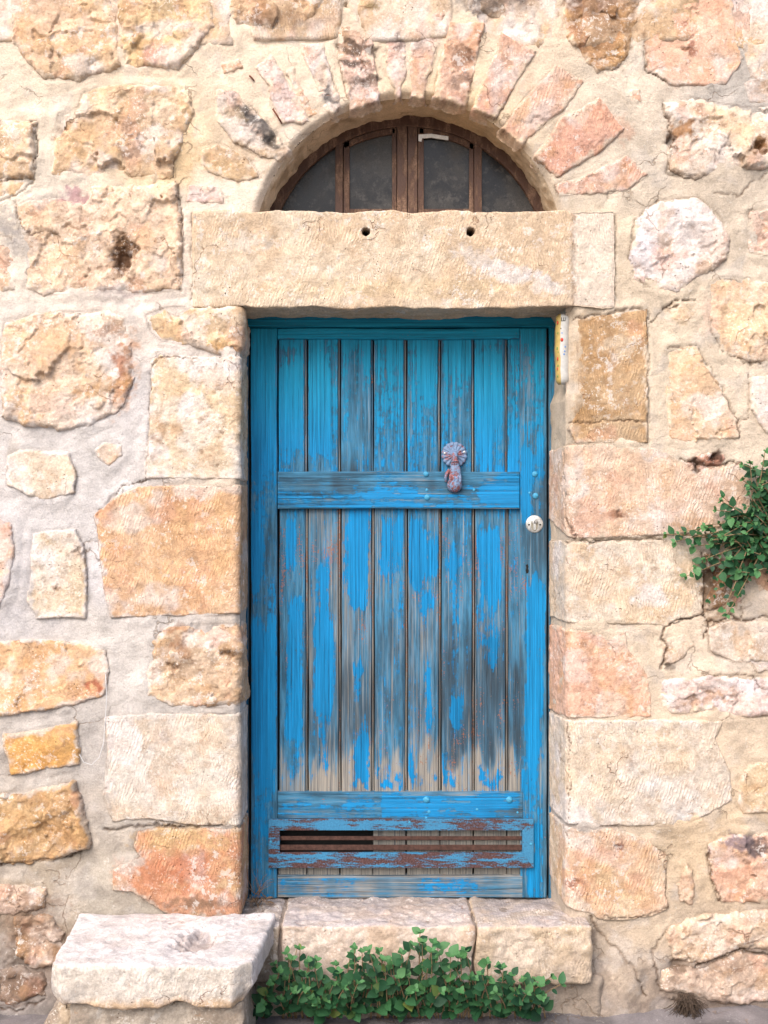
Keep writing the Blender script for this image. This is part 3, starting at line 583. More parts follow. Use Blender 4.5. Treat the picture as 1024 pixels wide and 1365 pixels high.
PALE = np.array([246,221,206.])
def pal(c, k_): return tuple(np.array(c, float)*(1-k_) + PALE*k_)
stone_polys = []
for si, (kind, c1, c2, H, poly, q) in enumerate(ST):
    wh = 1.0 if sum(c1) > 668 and kind in ('a','p','s') else 0.0
    kp = 0.06 if wh else 0.38 if kind == 'va' else 0.12 if sum(c1) < 520 else 0.26
    c1 = pal(c1, kp); c2 = pal(c2, kp)
    fill = q == 'F'; side = q if q in ('L','R') else None
    P = []
    for (a, b) in poly:
        if side == 'L' and a > 308: a = 319 + 86
        if side == 'R' and a <= 760: a = 756 - 86
        P.append((X(a), Z(b)))
    P = np.array(P)
    stone_polys.append((P, H, kind, fill))
    g = 0.012 if fill else 0.004
    pad = 0.012 if not fill else 0.03
    xs = np.arange(P[:,0].min()-pad, P[:,0].max()+pad+g, g); zs = np.arange(P[:,1].min()-pad, P[:,1].max()+pad+g, g)
    Xg, Zg = np.meshgrid(xs, zs, indexing='ij'); x = Xg.ravel(); z = Zg.ravel(); s = si*1.37
    sd = sdf_poly(P, x, z) + (0.0045 if not fill else 0)
    rough_k = {'r':1.0,'v':0.8,'va':0.6,'s':0.6,'p':0.5,'a':0.35}[kind]
    sd = sd + rough_k*(0.006*fbm2(x, z, 22, 3, s) + 0.004*fbm2(x, z, 80, 3, s+9))
    wE = {'r':0.024,'v':0.012,'va':0.009,'s':0.010,'p':0.006,'a':0.005}[kind]
    e = np.clip(sd/wE, 0, 1); prof = np.sqrt(np.clip(1-(1-e)**2, 0, 1))
    n1 = fbm2(x, z, 9, 4, s+20); n2 = fbm2(x, z, 40, 4, s+30, 0.6)
    # flaked facets: terraces of a warped noise
    wx = x + 0.02*fbm2(x, z, 12, 3, s+40); wz = z + 0.02*fbm2(x, z, 12, 3, s+41)
    tn = (fbm2(wx, wz, 7, 3, s+42) + 1)*3.2
    fr = tn-np.floor(tn); terr = (np.floor(tn) + sstep(0.0, 0.22, fr)*1.0 + 0.15*fr)/3.2 - 1
    tilt = rng.uniform(-1, 1, 2)*0.03
    nf = max(4, int((P[:,0].max()-P[:,0].min())*(P[:,1].max()-P[:,1].min())/0.0075))
    def facets(nf, gmag, cmag, warp):
        fx = rng.uniform(x.min(), x.max(), nf); fz = rng.uniform(z.min(), z.max(), nf); gx_ = rng.normal(0, gmag, nf); gz_ = rng.normal(0, gmag, nf); cc = rng.normal(0, cmag, nf)
        wx2 = x + warp*fbm2(x, z, 16, 4, s+70); wz2 = z + warp*fbm2(x, z, 16, 4, s+71)
        best = np.full(x.shape, 1e9); idx = np.zeros(x.shape, int)
        for k in range(nf):
            dk_ = (wx2-fx[k])**2*(0.6+0.8*(k % 2)) + (wz2-fz[k])**2; mm = dk_ < best; best[mm] = dk_[mm]; idx[mm] = k
        return cc[idx] + gx_[idx]*(x-fx[idx]) + gz_[idx]*(z-fz[idx]), idx
    fa, fidx = facets(nf, 0.11, 0.0022, 0.035); fb, _ = facets(nf*4, 0.07, 0.0008, 0.02)
    ftone = rng.normal(0, 1, nf)[fidx]
    rel = {'r':(.0075,.0012,.006,1.0),'v':(.004,.0026,.003,.5),'va':(.003,.0014,.002,.4),'s':(.003,.0007,.002,.45),'p':(.0018,.0022,.0010,.15),'a':(.0015,.0008,.0005,.12)}[kind]
    H = H*(0.55 if kind != 'r' else 0.58); h = -0.006 + (H+0.006)*prof + prof*(rel[0]*n1 + rel[1]*n2 + rel[2]*terr + rel[3]*(0.55*fa+0.4*fb))
    if kind in ('r',): h += prof*((x-x.mean())*tilt[0] + (z-z.mean())*tilt[1])
    h = np.where(sd < 0, -0.006 + sd*7, h); h = np.maximum(h, -0.06)
    ch, cf = cracks(x, z)
    if not fill: h = h - pits_h(x, z) - ch*0.8
    keep_v = sd > (-0.010 if not fill else -0.02)
    kg = keep_v.reshape(len(xs), len(zs)); kc = kg[:-1,:-1] | kg[1:,:-1] | kg[:-1,1:] | kg[1:,1:]
    if side:   # stop at the back of the reveal
        uu = (Xg-XEL) if side == 'L' else (XER-Xg); lim = uu < 0.205; kc &= lim[:-1,:-1] & lim[1:,:-1]
    # colour
    m = sstep(-0.35, 0.35, fbm2(x, z, 11, 4, s+50) + 0.35*terr*(kind == 'r'))
    col = lin(c1)*(1-m[:,None]) + lin(c2)*m[:,None]
    vein = 1-np.abs(fbm2(x, z+0.3*x, 14, 4, s+55)); vein = np.clip((vein-0.90)/0.10, 0, 1)*0.28
    col = col*(1-vein[:,None]) + lin((190,135,90))*vein[:,None]
    col = col*(1 + (0.05 if kind in ('r','s') else 0.02)*ftone[:,None]*np.array([0.7,1.0,1.35]))
    hue = fbm2(x, z, 5, 3, s+57)[:,None]
    col = col*(1+np.array([0.03,0.0,-0.05])*hue*1.6)*(1+0.10*fbm2(x, z, 32, 4, s+58)[:,None])
    crev = sstep(0.0, -1.0, n2)*(kind in ('r','v')); col = col*(1-0.14*crev[:,None])
    if True:
        f = sstep(0.25, 0.65, fbm2(x, z, 8, 4, s+61))[:,None]*(0.5+0.3*wh); col = col*(1-f) + lin((250,241,230))*f
        f = sstep(0.35, 0.75, fbm2(x, z, 12, 4, s+62))[:,None]*(0.35-0.27*wh); col = col*(1-f) + lin((228,168,138))*f
        f = sstep(0.35, 0.75, fbm2(x, z, 15, 4, s+63))[:,None]*(0.32-0.20*wh); col = col*(1-f) + lin((214,165,105))*f
        f = sstep(0.62, 0.9, fbm2(x, z*1.6, 38, 4, s+64))[:,None]*(0.45 if kind in ('r','p','v') else 0.22); col = col*(1-f) + lin((140,100,70))*f
    # mortar smeared over the rim
    sm = (1-sstep(0.0, 0.013, sd + 0.016*fbm2(x, z, 35, 3, s+60)))*0.7
    col = col*(1-sm[:,None]) + mortar_col(x, z)*sm[:,None]*1.02
    col = apply_stains(x, z, col)
    shade_dirt = np.clip((1-sstep(0.0005, 0.004, np.abs(sd)))*sstep(0.05, 0.6, fbm2(x, z, 7, 3, 90)), 0, 1)*0.65  # seam and crack shade, with grime, painted into the stone colour
    shade_dirt = np.maximum(shade_dirt, cf*0.85)
    col = col*(1-shade_dirt[:,None]) + lin((95,66,42))*shade_dirt[:,None]
    tool = np.full(len(x), {'a':1.0,'va':0.85,'p':0.25}.get(kind, 0.0))*prof
    if side:
        u = (x-XEL) if side == 'L' else (XER-x)
        vx, vy = wrapL(u, h, side)
        V = np.stack([vx, vy, z], 1)
    else: V = np.stack([x, -h, z], 1)
    F = grid_faces(len(xs), len(zs), kc)
    if side == 'R': F = F
    V, F, A = compact(V, F, {'col': col, 'tool': tool})
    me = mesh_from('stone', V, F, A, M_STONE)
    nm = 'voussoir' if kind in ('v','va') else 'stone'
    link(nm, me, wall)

# ------------------------------------------------------------------ the mortar bed (with doorway and fanlight openings)
def lines(a, b, fa, fb, fine, coarse, must):
    l = list(np.arange(a, fa, coarse)) + list(np.arange(fa, fb, fine)) + list(np.arange(fb, b+coarse, coarse))
    l = np.array(l)
    for m_ in must:
        i = np.argmin(np.abs(l-m_)); l[i] = m_
    return l
xs = lines(-2.1, 2.1, -1.30, 1.30, 0.005, 0.03, [XEL, XER])
zs = lines(-0.05, 3.75, -0.03, 3.38, 0.005, 0.03, [LZT, Z(300), Z(400)])
Xg, Zg = np.meshgrid(xs, zs, indexing='ij'); x = Xg.ravel().copy(); z = Zg.ravel().copy()
msd = np.full(x.shape, -1.0); mh = np.zeros(x.shape)
for P, H, kind, fill in stone_polys:
    b = (x > P[:,0].min()-.05)&(x < P[:,0].max()+.05)&(z > P[:,1].min()-.05)&(z < P[:,1].max()+.05)
    if b.any(): msd[b] = np.maximum(msd[b], sdf_poly(P, x[b], z[b]) + (0.0 if fill else 0.0045))
rad = np.hypot(x-ACX, z-ACZ)
snap = (np.abs(rad-AR) < 0.0032) & (z > LZT-0.01)
x[snap] = ACX + (x[snap]-ACX)*AR/rad[snap]; z[snap] = ACZ + (z[snap]-ACZ)*AR/rad[snap]
rad = np.hypot(x-ACX, z-ACZ)
rec = mortar_rec(x, z)
y = rec + 0.0032*fbm2(x, z, 8, 4, 100) + 0.0015*fbm2(x*0.8+z*0.3, z*1.2-x*0.2, 34, 4, 101, 0.6) + 0.0014*np.abs(fbm2(x, z, 60, 3, 107, 0.7))
seam = (1-sstep(0.0, 0.006, np.abs(msd+0.003)))*sstep(-0.3, 0.4, fbm2(x, z, 9, 3, 102)); y += 0.0018*seam
y -= (0.007 - 0.005*sstep(Z(290), Z(270), z)*0 )*np.exp(-((msd+.006)/0.024)**2)*np.where((z > LZT) & (np.hypot(x-ACX, z-ACZ) < AR+0.36), 0.2, 1.0)*sstep(-0.5, 0.6, fbm2(x, z, 10, 3, 104))       # mortar lapping over edges
pbx, pby = PXY(x, z); skb = sstep(770, 800, pbx)*(1-sstep(835, 905, pbx+20*fbm2(x, z, 9, 3, 140)))*sstep(1225, 1350, pby); y -= 0.055*skb
bl_ = (1-sstep(60, 120, pbx))*sstep(1290, 1350, pby); y -= 0.03*bl_
ch, cf = cracks(x, z); y += ch + pits_h(x, z)*0.7
def fillet(t, R): t = np.clip(t, 0, R); return R-np.sqrt(np.clip(R*R-(R-t)**2, 0, None))
indoor = (z < LZB+0.02)
y = np.where(indoor & (x <= XEL+1e-6), y + fillet(XEL-x, RL), y)
y = np.where(indoor & (x >= XER-1e-6), y + fillet(x-XER, RR_), y)
y = np.where((z > LZT-0.03) & (rad >= AR-1e-4), y + fillet(rad-AR, 0.022), y)
nich = sstep(Z(535), Z(515), z)*sstep(Z(408), Z(420), z); y = y + np.where(x >= XER-1e-6, 0.035*nich*(1-sstep(0.0, 0.045, x-XER)), 0)
we = np.where(indoor & (x <= XEL+1e-6), np.clip((XEL-x)/0.03, 0, 1), 1.0); y = (mortar_rec(x, z) + RL)*(1-we)**3 + y*(1-(1-we)**3)
we = np.where(indoor & (x >= XER-1e-6), np.clip((x-XER)/0.03, 0, 1), 1.0); y = (mortar_rec(x, z) + RR_)*(1-we)**3 + y*(1-(1-we)**3)
we = np.where((z > LZT-0.03) & (rad >= AR-1e-4), np.clip((rad-AR)/0.03, 0, 1), 1.0); y = 0.026*(1-we)**3 + y*(1-(1-we)**3)
kc = np.ones((len(xs)-1, len(zs)-1), bool)
xm = (Xg[:-1,:-1]+Xg[1:,1:])/2; zm = (Zg[:-1,:-1]+Zg[1:,1:])/2
kc &= ~((xm > X(257)+.02) & (xm < X(818)-.02) & (zm > LZB+.02) & (zm < LZT-.02))
kc &= ~((xm > XEL) & (xm < XER) & (zm < Z(400)))
kc &= ~((np.hypot(xm-ACX, zm-ACZ) < AR) & (zm > LZT-0.03))
ms = msd.reshape(len(xs), len(zs)); kc &= ~((ms[:-1,:-1] > 0.028) & (ms[1:,1:] > 0.028) & (ms[1:,:-1] > 0.028) & (ms[:-1,1:] > 0.028))
col = mortar_col(x, z)
col = apply_stains(x, z, col, 0.70)
gr = (sstep(1225, 1345, PXY(x, z)[1] + 45*fbm2(x, z, 7, 4, 150))*0.5)[:,None]; col = col*(1-gr) + lin((150,136,124))*gr
wm = sstep(0.15, 0.75, fbm2(x, z, 13, 4, 110))*0.30
col = col*(1-wm[:,None]) + lin((240,232,220), .6)*wm[:,None]
dk = sstep(0.2, 0.8, fbm2(x, z, 18, 4, 111))*0.22*(1-sstep(300, 420, PXY(x, z)[0]))*sstep(700, 950, PXY(x, z)[1])
col = col*(1-dk[:,None]) + lin((110,105,100), .6)*dk[:,None]
shade_dirt = np.maximum((1-sstep(0.0, 0.005, np.abs(msd)))*sstep(0.1, 0.7, fbm2(x, z, 7, 3, 90))*0.5, cf*0.85)  # shade and grime of narrow joints and cracks put into the mortar colour
col = col*(1-shade_dirt[:,None]) + lin((95,66,42))*shade_dirt[:,None]
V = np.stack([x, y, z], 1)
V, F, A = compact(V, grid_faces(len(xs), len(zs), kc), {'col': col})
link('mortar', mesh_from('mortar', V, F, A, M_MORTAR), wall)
# reveals of the doorway between the quoins
for side, xe, R in (('L', XEL, RL), ('R', XER, RR_)):
    ys = np.arange(R, 0.235, 0.006); zz = np.arange(Z(1240), LZB+0.02, 0.006)
    Yg, Z2 = np.meshgrid(ys, zz, indexing='ij'); yy = Yg.ravel(); z2 = Z2.ravel()
    dsp = 0.004*fbm2(yy, z2, 14, 4, 120) + (0.016*sstep(Z(535), Z(515), z2)*sstep(Z(408), Z(420), z2) if side == 'R' else 0)
    sg = -1 if side == 'L' else 1
    rc = mortar_rec(np.full_like(z2, xe), z2)*0.7
    ramp = np.clip((yy-R)/0.02, 0, 1)
    V = np.stack([xe - (SPL*(yy-R) if side == 'R' else 0) + sg*(0.0 + (rc*ramp + dsp*ramp)), yy + mortar_rec(np.full_like(z2, xe), z2)*(1-ramp), z2], 1)
    c = mortar_col(np.full_like(z2, xe), z2)*(1+0.1*fbm2(yy, z2, 20, 3, 121))[:,None]
    link('reveal', mesh_from('reveal', V, grid_faces(len(ys), len(zz)), {'col': c}, M_MORTAR), wall)
# plastered underside of the arch
a0 = math.asin((LZT-0.03-ACZ)/AR); th = np.linspace(a0, math.pi-a0, 260); ys = np.arange(0.022, 0.24, 0.006)
T, Yg = np.meshgrid(th, ys, indexing='ij'); T = T.ravel(); yy = Yg.ravel()
ramp = np.clip((yy-0.022)/0.02, 0, 1)
dsp = ramp*(0.009*fbm2(T*AR, yy, 9, 4, 130) + 0.003*fbm2(T*AR, yy, 40, 3, 131))
r_ = AR + dsp - 0.004*ramp
ax, az_ = ACX+np.cos(T)*r_, ACZ+np.sin(T)*r_
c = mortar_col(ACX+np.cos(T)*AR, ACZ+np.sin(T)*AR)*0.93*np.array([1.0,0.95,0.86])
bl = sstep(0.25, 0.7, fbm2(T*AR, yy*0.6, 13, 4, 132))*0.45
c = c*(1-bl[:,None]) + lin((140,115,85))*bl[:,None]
link('arch_underside', mesh_from('arch_underside', np.stack([ax, yy + 0.004*(1-ramp), az_], 1), grid_faces(len(th), len(ys)), {'col': c}, M_MORTAR), wall)

# ------------------------------------------------------------------ rounded stone blocks
def block(name, lo, hi, step, r, parent, colf, amp=(0.004, 0.0015), warp=None, seed=0, tool=0.0, mat=None, extra=None):
    lo = np.array(lo, float); hi = np.array(hi, float); n = np.maximum(np.round((hi-lo)/step).astype(int), 2)
    I = np.full((n[0]+1, n[1]+1, n[2]+1), -1, np.int64)
    g = np.indices(I.shape); surf = np.zeros(I.shape, bool)
    for a in range(3): surf |= (g[a] == 0) | (g[a] == n[a])
    I[surf] = np.arange(surf.sum()); idx = np.argwhere(surf)
    p = lo + idx/n*(hi-lo)
    q = np.clip(p, lo+r, hi-r); d = p-q; L = np.linalg.norm(d, axis=1, keepdims=True); nn = d/np.maximum(L, 1e-9)
    hgt = amp[0]*fbm3(p, 9, 4, seed) + amp[1]*fbm3(p, 45, 3, seed+4)
    V = q + nn*(r+hgt[:,None])
    if extra is not None: V = V + extra(p, nn)
    Fs = []
    def quads(A): # A 2D index array
        return np.stack([A[:-1,:-1], A[1:,:-1], A[1:,1:], A[:-1,1:]], -1).reshape(-1, 4)
    Fs += [quads(I[0])[:, ::-1], quads(I[-1]), quads(I[:,0]), quads(I[:,-1])[:, ::-1], quads(I[:,:,0])[:, ::-1], quads(I[:,:,-1])]
    F = np.vstack(Fs)
    if warp: V = warp(V, p)
    col = colf(V, p, nn)
    me = mesh_from(name, V, F, {'col': col, 'tool': np.full(len(V), tool) if np.isscalar(tool) else tool(V, nn)}, mat or M_STONE)
    return link(name, me, parent)

# lintel
def lint_col(V, p, nn):
    x, z = V[:,0], V[:,2]
    m = sstep(-0.3, 0.4, fbm2(x, z, 7, 4, 200))
    c = lin((230,203,168))*(1-m[:,None]) + lin((240,218,186))*m[:,None]
    rt = sstep(758, 770, PXY(x, z)[0] + 5*fbm2(x, z, 30, 3, 201)); c = c*(1-rt[:,None]*0.85) + lin((247,230,208))*rt[:,None]*0.85
    bk = np.exp(-((PXY(x, z)[0]+5*fbm2(x, z, 30, 3, 201)-763)/1.6)**2)[:,None]*0.5; c = c*(1-bk) + lin((165,125,90))*bk
    c = apply_stains(x, z, c)
    hp, hy = PXY(x, z)
    for cx in (488, 627):
        f = (1-sstep(4.5, 6.0, np.hypot(hp-cx, hy-310)))[:,None]*0.95; c = c*(1-f) + lin((45,30,20))*f  # shade inside the round holes painted into the colour
    so_ = sstep(0.3, 0.8, -nn[:,2])[:,None]*0.35; c = c*(1-so_) + lin((236,206,160))*so_
    return c
def lint_extra(p, nn):
    d = np.zeros_like(p); hp, hy = PXY(p[:,0], p[:,2]); front = p[:,1] < -0.01
    for cx in (488, 627):
        d[:,1] += np.where(front, 0.075*(1-sstep(3.6, 5.6, np.hypot(hp-cx, hy-310))), 0)
    d[:,1] += np.where(front, 0.005*sstep(766, 761, hp)*0 + 0.006*sstep(760, 768, hp), 0)
    top = sstep(Z(296), Z(283), p[:,2]); d[:,2] -= top*(0.010*np.clip(fbm2(p[:,0], p[:,1], 9, 3, 205), 0, 1) + 0.006*np.clip((hp-560)/150, 0, 1)*np.clip((735-hp)/60, 0, 1))
    bot = sstep(Z(398), Z(411), p[:,2]); d[:,2] += bot*0.006*fbm2(p[:,0], p[:,1], 8, 3, 206)
    return d
block('lintel', (X(257), -0.014, LZB), (X(818), 0.235, LZT), 0.0042, 0.007, wall, lint_col, (0.0035, 0.0016), None, 20, 0.9, None, lint_extra)

# ------------------------------------------------------------------ door step
step = thing('door_step', 'worn threshold of pale stone blocks under the blue door, plant growing at its foot', 'step', (0, -0.05, 0))
STZ = ZC - (1197-682.5)*(D+0.2)/1600
def step_col(c1, c2, sd_):
    def f(V, p, nn):
        x, z = V[:,0], V[:,2]
        m = sstep(-0.3, 0.4, fbm3(V, 9, 4, sd_)); c = lin(c1)*(1-m[:,None]) + lin(c2)*m[:,None]
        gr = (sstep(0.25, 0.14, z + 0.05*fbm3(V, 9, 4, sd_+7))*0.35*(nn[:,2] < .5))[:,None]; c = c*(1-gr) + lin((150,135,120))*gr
        sp_ = (sstep(0.3, 0.7, fbm3(V, 24, 4, sd_+9))*0.3)[:,None]; c = c*(1-sp_) + lin((175,150,128))*sp_
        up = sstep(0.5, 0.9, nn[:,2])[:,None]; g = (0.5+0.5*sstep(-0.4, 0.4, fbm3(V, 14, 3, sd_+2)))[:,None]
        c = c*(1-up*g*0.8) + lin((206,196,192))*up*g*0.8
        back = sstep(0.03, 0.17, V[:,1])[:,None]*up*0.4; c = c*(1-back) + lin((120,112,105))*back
        return c
    return f
def local(o): # keep world geometry although the parent stands elsewhere
    o.matrix_parent_inverse = Matrix.Translation(-o.parent.location); return o
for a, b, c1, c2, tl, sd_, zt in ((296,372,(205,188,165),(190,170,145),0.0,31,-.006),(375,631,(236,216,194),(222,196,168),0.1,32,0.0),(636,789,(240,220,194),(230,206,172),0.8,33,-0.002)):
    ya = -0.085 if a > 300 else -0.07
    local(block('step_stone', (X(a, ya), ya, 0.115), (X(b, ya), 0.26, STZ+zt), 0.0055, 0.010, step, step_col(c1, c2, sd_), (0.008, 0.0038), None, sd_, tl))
local(block('plinth', (X(250), -0.055, -0.03), (X(800), 0.24, 0.13), 0.009, 0.02, step, lambda V,p,nn: mortar_col(V[:,0], V[:,2])*0.0 + lin((186,170,150))*(1+0.15*fbm3(V, 12, 4, 5))[:,None], (0.010, 0.004), None, 40, 0.0, M_MORTAR))
local(block('mortar_fill', (X(300), -0.05, 0.10), (X(786,-.05), 0.24, STZ-0.010), 0.02, 0.01, step, lambda V,p,nn: np.tile(lin((170,155,140)), (len(V),1)), (0.002, 0.001), None, 41, 0.0, M_MORTAR))
# ------------------------------------------------------------------ stone bench
bench = thing('stone_bench', 'low stone bench, thick whitish slab with a hollow, left of the door step', 'bench', (-0.68, -0.22, 0))
SLT, SLB = 0.322, 0.198
corn_b = [(X(104,-0.01)), (X(371,-0.01))]
def slab_warp(V, p):
    V = V.copy(); u = p[:,0]; v = p[:,1]           # u 0..1 left-right, v 0 front..1 back encoded in metres below
    return V
bx0, bx1 = -1.0, -0.36
def slab_w(V, p):
    V = V.copy(); t = np.clip((V[:,1]+0.47)/0.46, 0, 1)
    s = (V[:,0]-bx0)/(bx1-bx0)
    xl = -0.985*(1-t) + -1.012*t; xr = -0.392*(1-t) + -0.356*t
    V[:,0] = xl + (xr-xl)*s
    # broken front right corner and back right edge
    V[:,1] += 0.045*sstep(0.90, 1.0, s)*(1-sstep(0.0, 0.25, t)) + 0.02*sstep(0.06, 0.0, s)*(1-sstep(0, .2, t))
    V[:,2] += 0.010*sstep(0.7, 1.0, s)*t*sstep(0.85, 1.0, t) - 0.004*(1-t)*s
    V[:,1] -= 0.022*sstep(0.48, 0.60, s)*sstep(0.85, 1.0, t)*(1-sstep(0.68, 0.82, s))
    low = sstep(SLB+0.05, SLB, V[:,2]); V[:,0] += low*0.02*sstep(0.12, 0, s) - low*0.025*sstep(0.88, 1, s)
    V[:,2] += low*(0.012*np.clip(fbm2(V[:,0], V[:,1]*0.3, 9, 3, 300), -1, 1) + 0.016*np.exp(-((s-0.64)/0.05)**2)*(1-t))
    return V
HX, HY = X(268,-0.25), -0.25
def slab_ex(p, nn):
    d = np.zeros_like(p); top = nn[:,2] > 0.7
    sx = -1.0 + (p[:,0]-bx0)/(bx1-bx0)*0.64
    q = np.sqrt(((p[:,0]-HX)/0.078)**2 + ((p[:,1]-HY)/0.105)**2) + 0.25*fbm2(p[:,0], p[:,1], 30, 3, 310)
    d[:,2] -= np.where(top, 0.030*(1-sstep(0.45, 0.98, q)), 0)
    return d
def slab_c(V, p, nn):
    m = sstep(-0.3, 0.5, fbm3(V, 8, 4, 60)); c = lin((240,233,226), .70)*(1-m[:,None]) + lin((228,219,210), .68)*m[:,None]
    fr = sstep(0.4, 0.9, -nn[:,1])[:,None]*0.6; c = c*(1-fr) + lin((240,226,200), .66)*fr
    low = sstep(SLB+0.035, SLB+0.005, V[:,2] + 0.01*fbm2(V[:,0], V[:,1], 20, 3, 61))[:,None]*0.7; c = c*(1-low) + lin((222,180,128))*low
    q = np.sqrt(((p[:,0]-HX)/0.078)**2 + ((p[:,1]-HY)/0.105)**2) + 0.25*fbm2(p[:,0], p[:,1], 30, 3, 310)
    h = ((1-sstep(0.6, 1.0, q))*(nn[:,2] > 0.5)*0.55)[:,None]; c = c*(1-h) + lin((150,125,108))*h  # hollow darkened in its colour to deepen the soft shade
    gs = sstep(0.35, 0.8, fbm3(V, 22, 4, 66))[:,None]*0.3; c = c*(1-gs) + lin((150,148,150))*gs
    return c
local(block('slab', (bx0, -0.47, SLB), (bx1, -0.01, SLT), 0.005, 0.012, bench, slab_c, (0.005, 0.0022), slab_w, 50, lambda V, nn: sstep(0.5, 0.9, -nn[:,1])*0.5, None, slab_ex))
def base_c(c1, c2, s_): return lambda V,p,nn: (lambda m: lin(c1)*(1-m) + lin(c2)*m)(sstep(-0.3, 0.4, fbm3(V, 11, 4, s_))[:,None])
local(block('base_stone', (-0.93, -0.43, -0.03), (-0.42, -0.02, 0.205), 0.008, 0.02, bench, base_c((205,192,172),(180,165,145), 70), (0.012, 0.004), None, 71, 0.3))
def rub_warp(V, p): V = V.copy(); t = np.clip(V[:,2]/0.2, 0, 1); V[:,0] += np.where(V[:,0] < -0.96, 0.07*t, 0); return V
local(block('base_stone', (-1.06, -0.40, -0.03), (-0.90, -0.04, 0.19), 0.008, 0.04, bench, base_c((205,185,155),(165,150,132), 72), (0.020, 0.006), rub_warp, 73, 0.0))

# ------------------------------------------------------------------ ground
gx = np.concatenate([np.linspace(-40, -2, 20), np.arange(-1.9, 1.9, 0.02), np.linspace(2, 40, 20)])
gy = np.concatenate([np.linspace(-40, -1.2, 20), np.arange(-1.1, 0.05, 0.02), [0.3, 3.0]])
Xg, Yg = np.meshgrid(gx, gy, indexing='ij'); x = Xg.ravel(); yv = Yg.ravel()
near = (np.abs(x) < 1.9) & (yv > -1.1)
zz = np.where(near, 0.010*fbm2(x, yv, 5, 4, 400) + 0.004*fbm2(x, yv, 30, 3, 401), 0)
m = sstep(-0.4, 0.4, fbm2(x, yv, 6, 4, 402))[:,None]
c = lin((180,172,168), .5)*(1-m) + lin((150,144,140), .5)*m
g_ = link('ground', mesh_from('ground', np.stack([x, yv, zz], 1), grid_faces(len(gx), len(gy)), {'col': c}, M_MORTAR)); g_['kind'] = 'structure'

# the dark room behind
def quad_box(name, lo, hi, mat, parent=None, skip=()):
    bm = bmesh.new(); (x0,y0,z0), (x1,y1,z1) = lo, hi
    v = [bm.verts.new(p) for p in ((x0,y0,z0),(x1,y0,z0),(x1,y1,z0),(x0,y1,z0),(x0,y0,z1),(x1,y0,z1),(x1,y1,z1),(x0,y1,z1))]
    fs = {'bottom':(3,2,1,0),'top':(4,5,6,7),'front':(0,1,5,4),'back':(2,3,7,6),'left':(3,0,4,7),'right':(1,2,6,5)}
    for k, f in fs.items():
        if k not in skip: bm.faces.new([v[i] for i in f])
    me = bpy.data.meshes.new(name); bm.to_mesh(me); bm.free(); me.materials.append(mat); return link(name, me, parent)
rm_ = quad_box('room', (-0.78, 0.05, 0.02), (0.86, 2.2, 3.3), M_ROOM, None, ('front',)); rm_['kind'] = 'structure'

# ------------------------------------------------------------------ boards of the door
YD = 0.20      # front of the leaf stiles
COV = [ # x0, x1, y0, y1, strength: where paint is sound (+) or gone (-)
 (334,369,437,640,.30),(334,352,700,780,.35),(336,366,840,1010,.50),(340,362,1000,1120,.2),(345,369,690,835,-.15),(334,369,1120,1198,-.1),
 (330,735,418,452,.55),(372,404,490,605,.28),(372,404,455,475,-.2),(410,440,470,612,.33),(412,440,520,605,.2),(500,540,452,500,.2),(545,580,452,540,.2),(588,625,452,500,.22),(632,672,470,560,.35),(632,660,540,625,.2),(455,495,455,480,.2),(455,495,520,625,-.1),(500,538,560,625,-.05),(676,692,560,628,.1),(588,625,530,625,-.1),
 (380,395,690,760,.45),(382,402,800,990,.62),(378,400,1000,1040,.25),(424,436,740,830,.35),(420,443,830,945,.70),(424,440,945,1000,.4),(426,440,1005,1032,.55),
 (466,493,682,808,.75),(458,466,690,790,.3),(468,486,882,900,.7),(472,478,900,935,.4),(473,492,985,1045,.62),(480,496,960,1000,.4),(506,536,690,770,.52),(520,538,770,830,.3),(500,508,1000,1050,.4),(510,540,1036,1050,.5),
 (545,562,690,790,.65),(562,585,700,770,.60),(560,582,795,812,.7),(556,570,812,850,.4),(569,577,870,990,.5),(546,550,1000,1052,.5),(550,586,1036,1052,.4),(590,596,1000,1052,.4),(600,614,720,900,.22),(602,616,925,970,.45),(592,606,1030,1050,.4),(595,620,745,760,.4),
 (640,668,702,800,.62),(636,662,790,880,.35),(650,664,850,905,.3),(640,670,1036,1053,.6),(634,645,1015,1050,.3),(640,648,680,700,-.2),
 (694,728,437,630,.10),(712,728,437,560,.25),(694,708,600,690,.35),(696,726,560,640,.20),(700,726,770,870,.52),(702,722,880,1000,.55),(700,715,1000,1050,.35),(712,722,1090,1160,.35),(706,722,1150,1190,.6),(696,728,700,765,-.35),(724,733,600,1190,-.2),(694,703,760,900,-.3),
 (640,694,640,678,.45),(370,640,660,678,.25),(370,470,632,660,-.12),(560,660,630,650,-.25),(660,694,630,640,.1),(500,560,640,675,.1),
 (510,690,1062,1082,.60),(372,500,1066,1090,.18),(370,697,1056,1061,-.4),(660,697,1078,1090,-.5),
 (372,470,1172,1196,.10),(560,600,1175,1190,.15),(600,650,1176,1192,.35),(640,697,1170,1196,-.3),(480,560,1170,1196,-.2)]
DARK = [(369,697,840,1010,.30),(408,500,900,1010,.25),(586,697,880,1010,.35),(630,697,820,900,.2),(452,545,850,960,.15),(408,455,690,840,.12),(586,632,690,900,.12),
 (694,728,622,760,.55),(692,712,480,560,.35),(724,733,640,1190,.3),(694,706,900,1100,.3),(352,369,690,840,.40),(334,345,700,1190,.22),(356,369,960,1060,.45),(345,369,1060,1130,.3),
 (370,480,630,676,.35),(430,640,628,645,.30),(560,640,640,665,.35),(640,697,1078,1091,.6),(370,440,1060,1091,.25),(370,697,1170,1197,.25),(369,410,452,480,.3),(586,697,450,470,.2),(675,692,452,628,.2),(452,500,560,628,.12)]
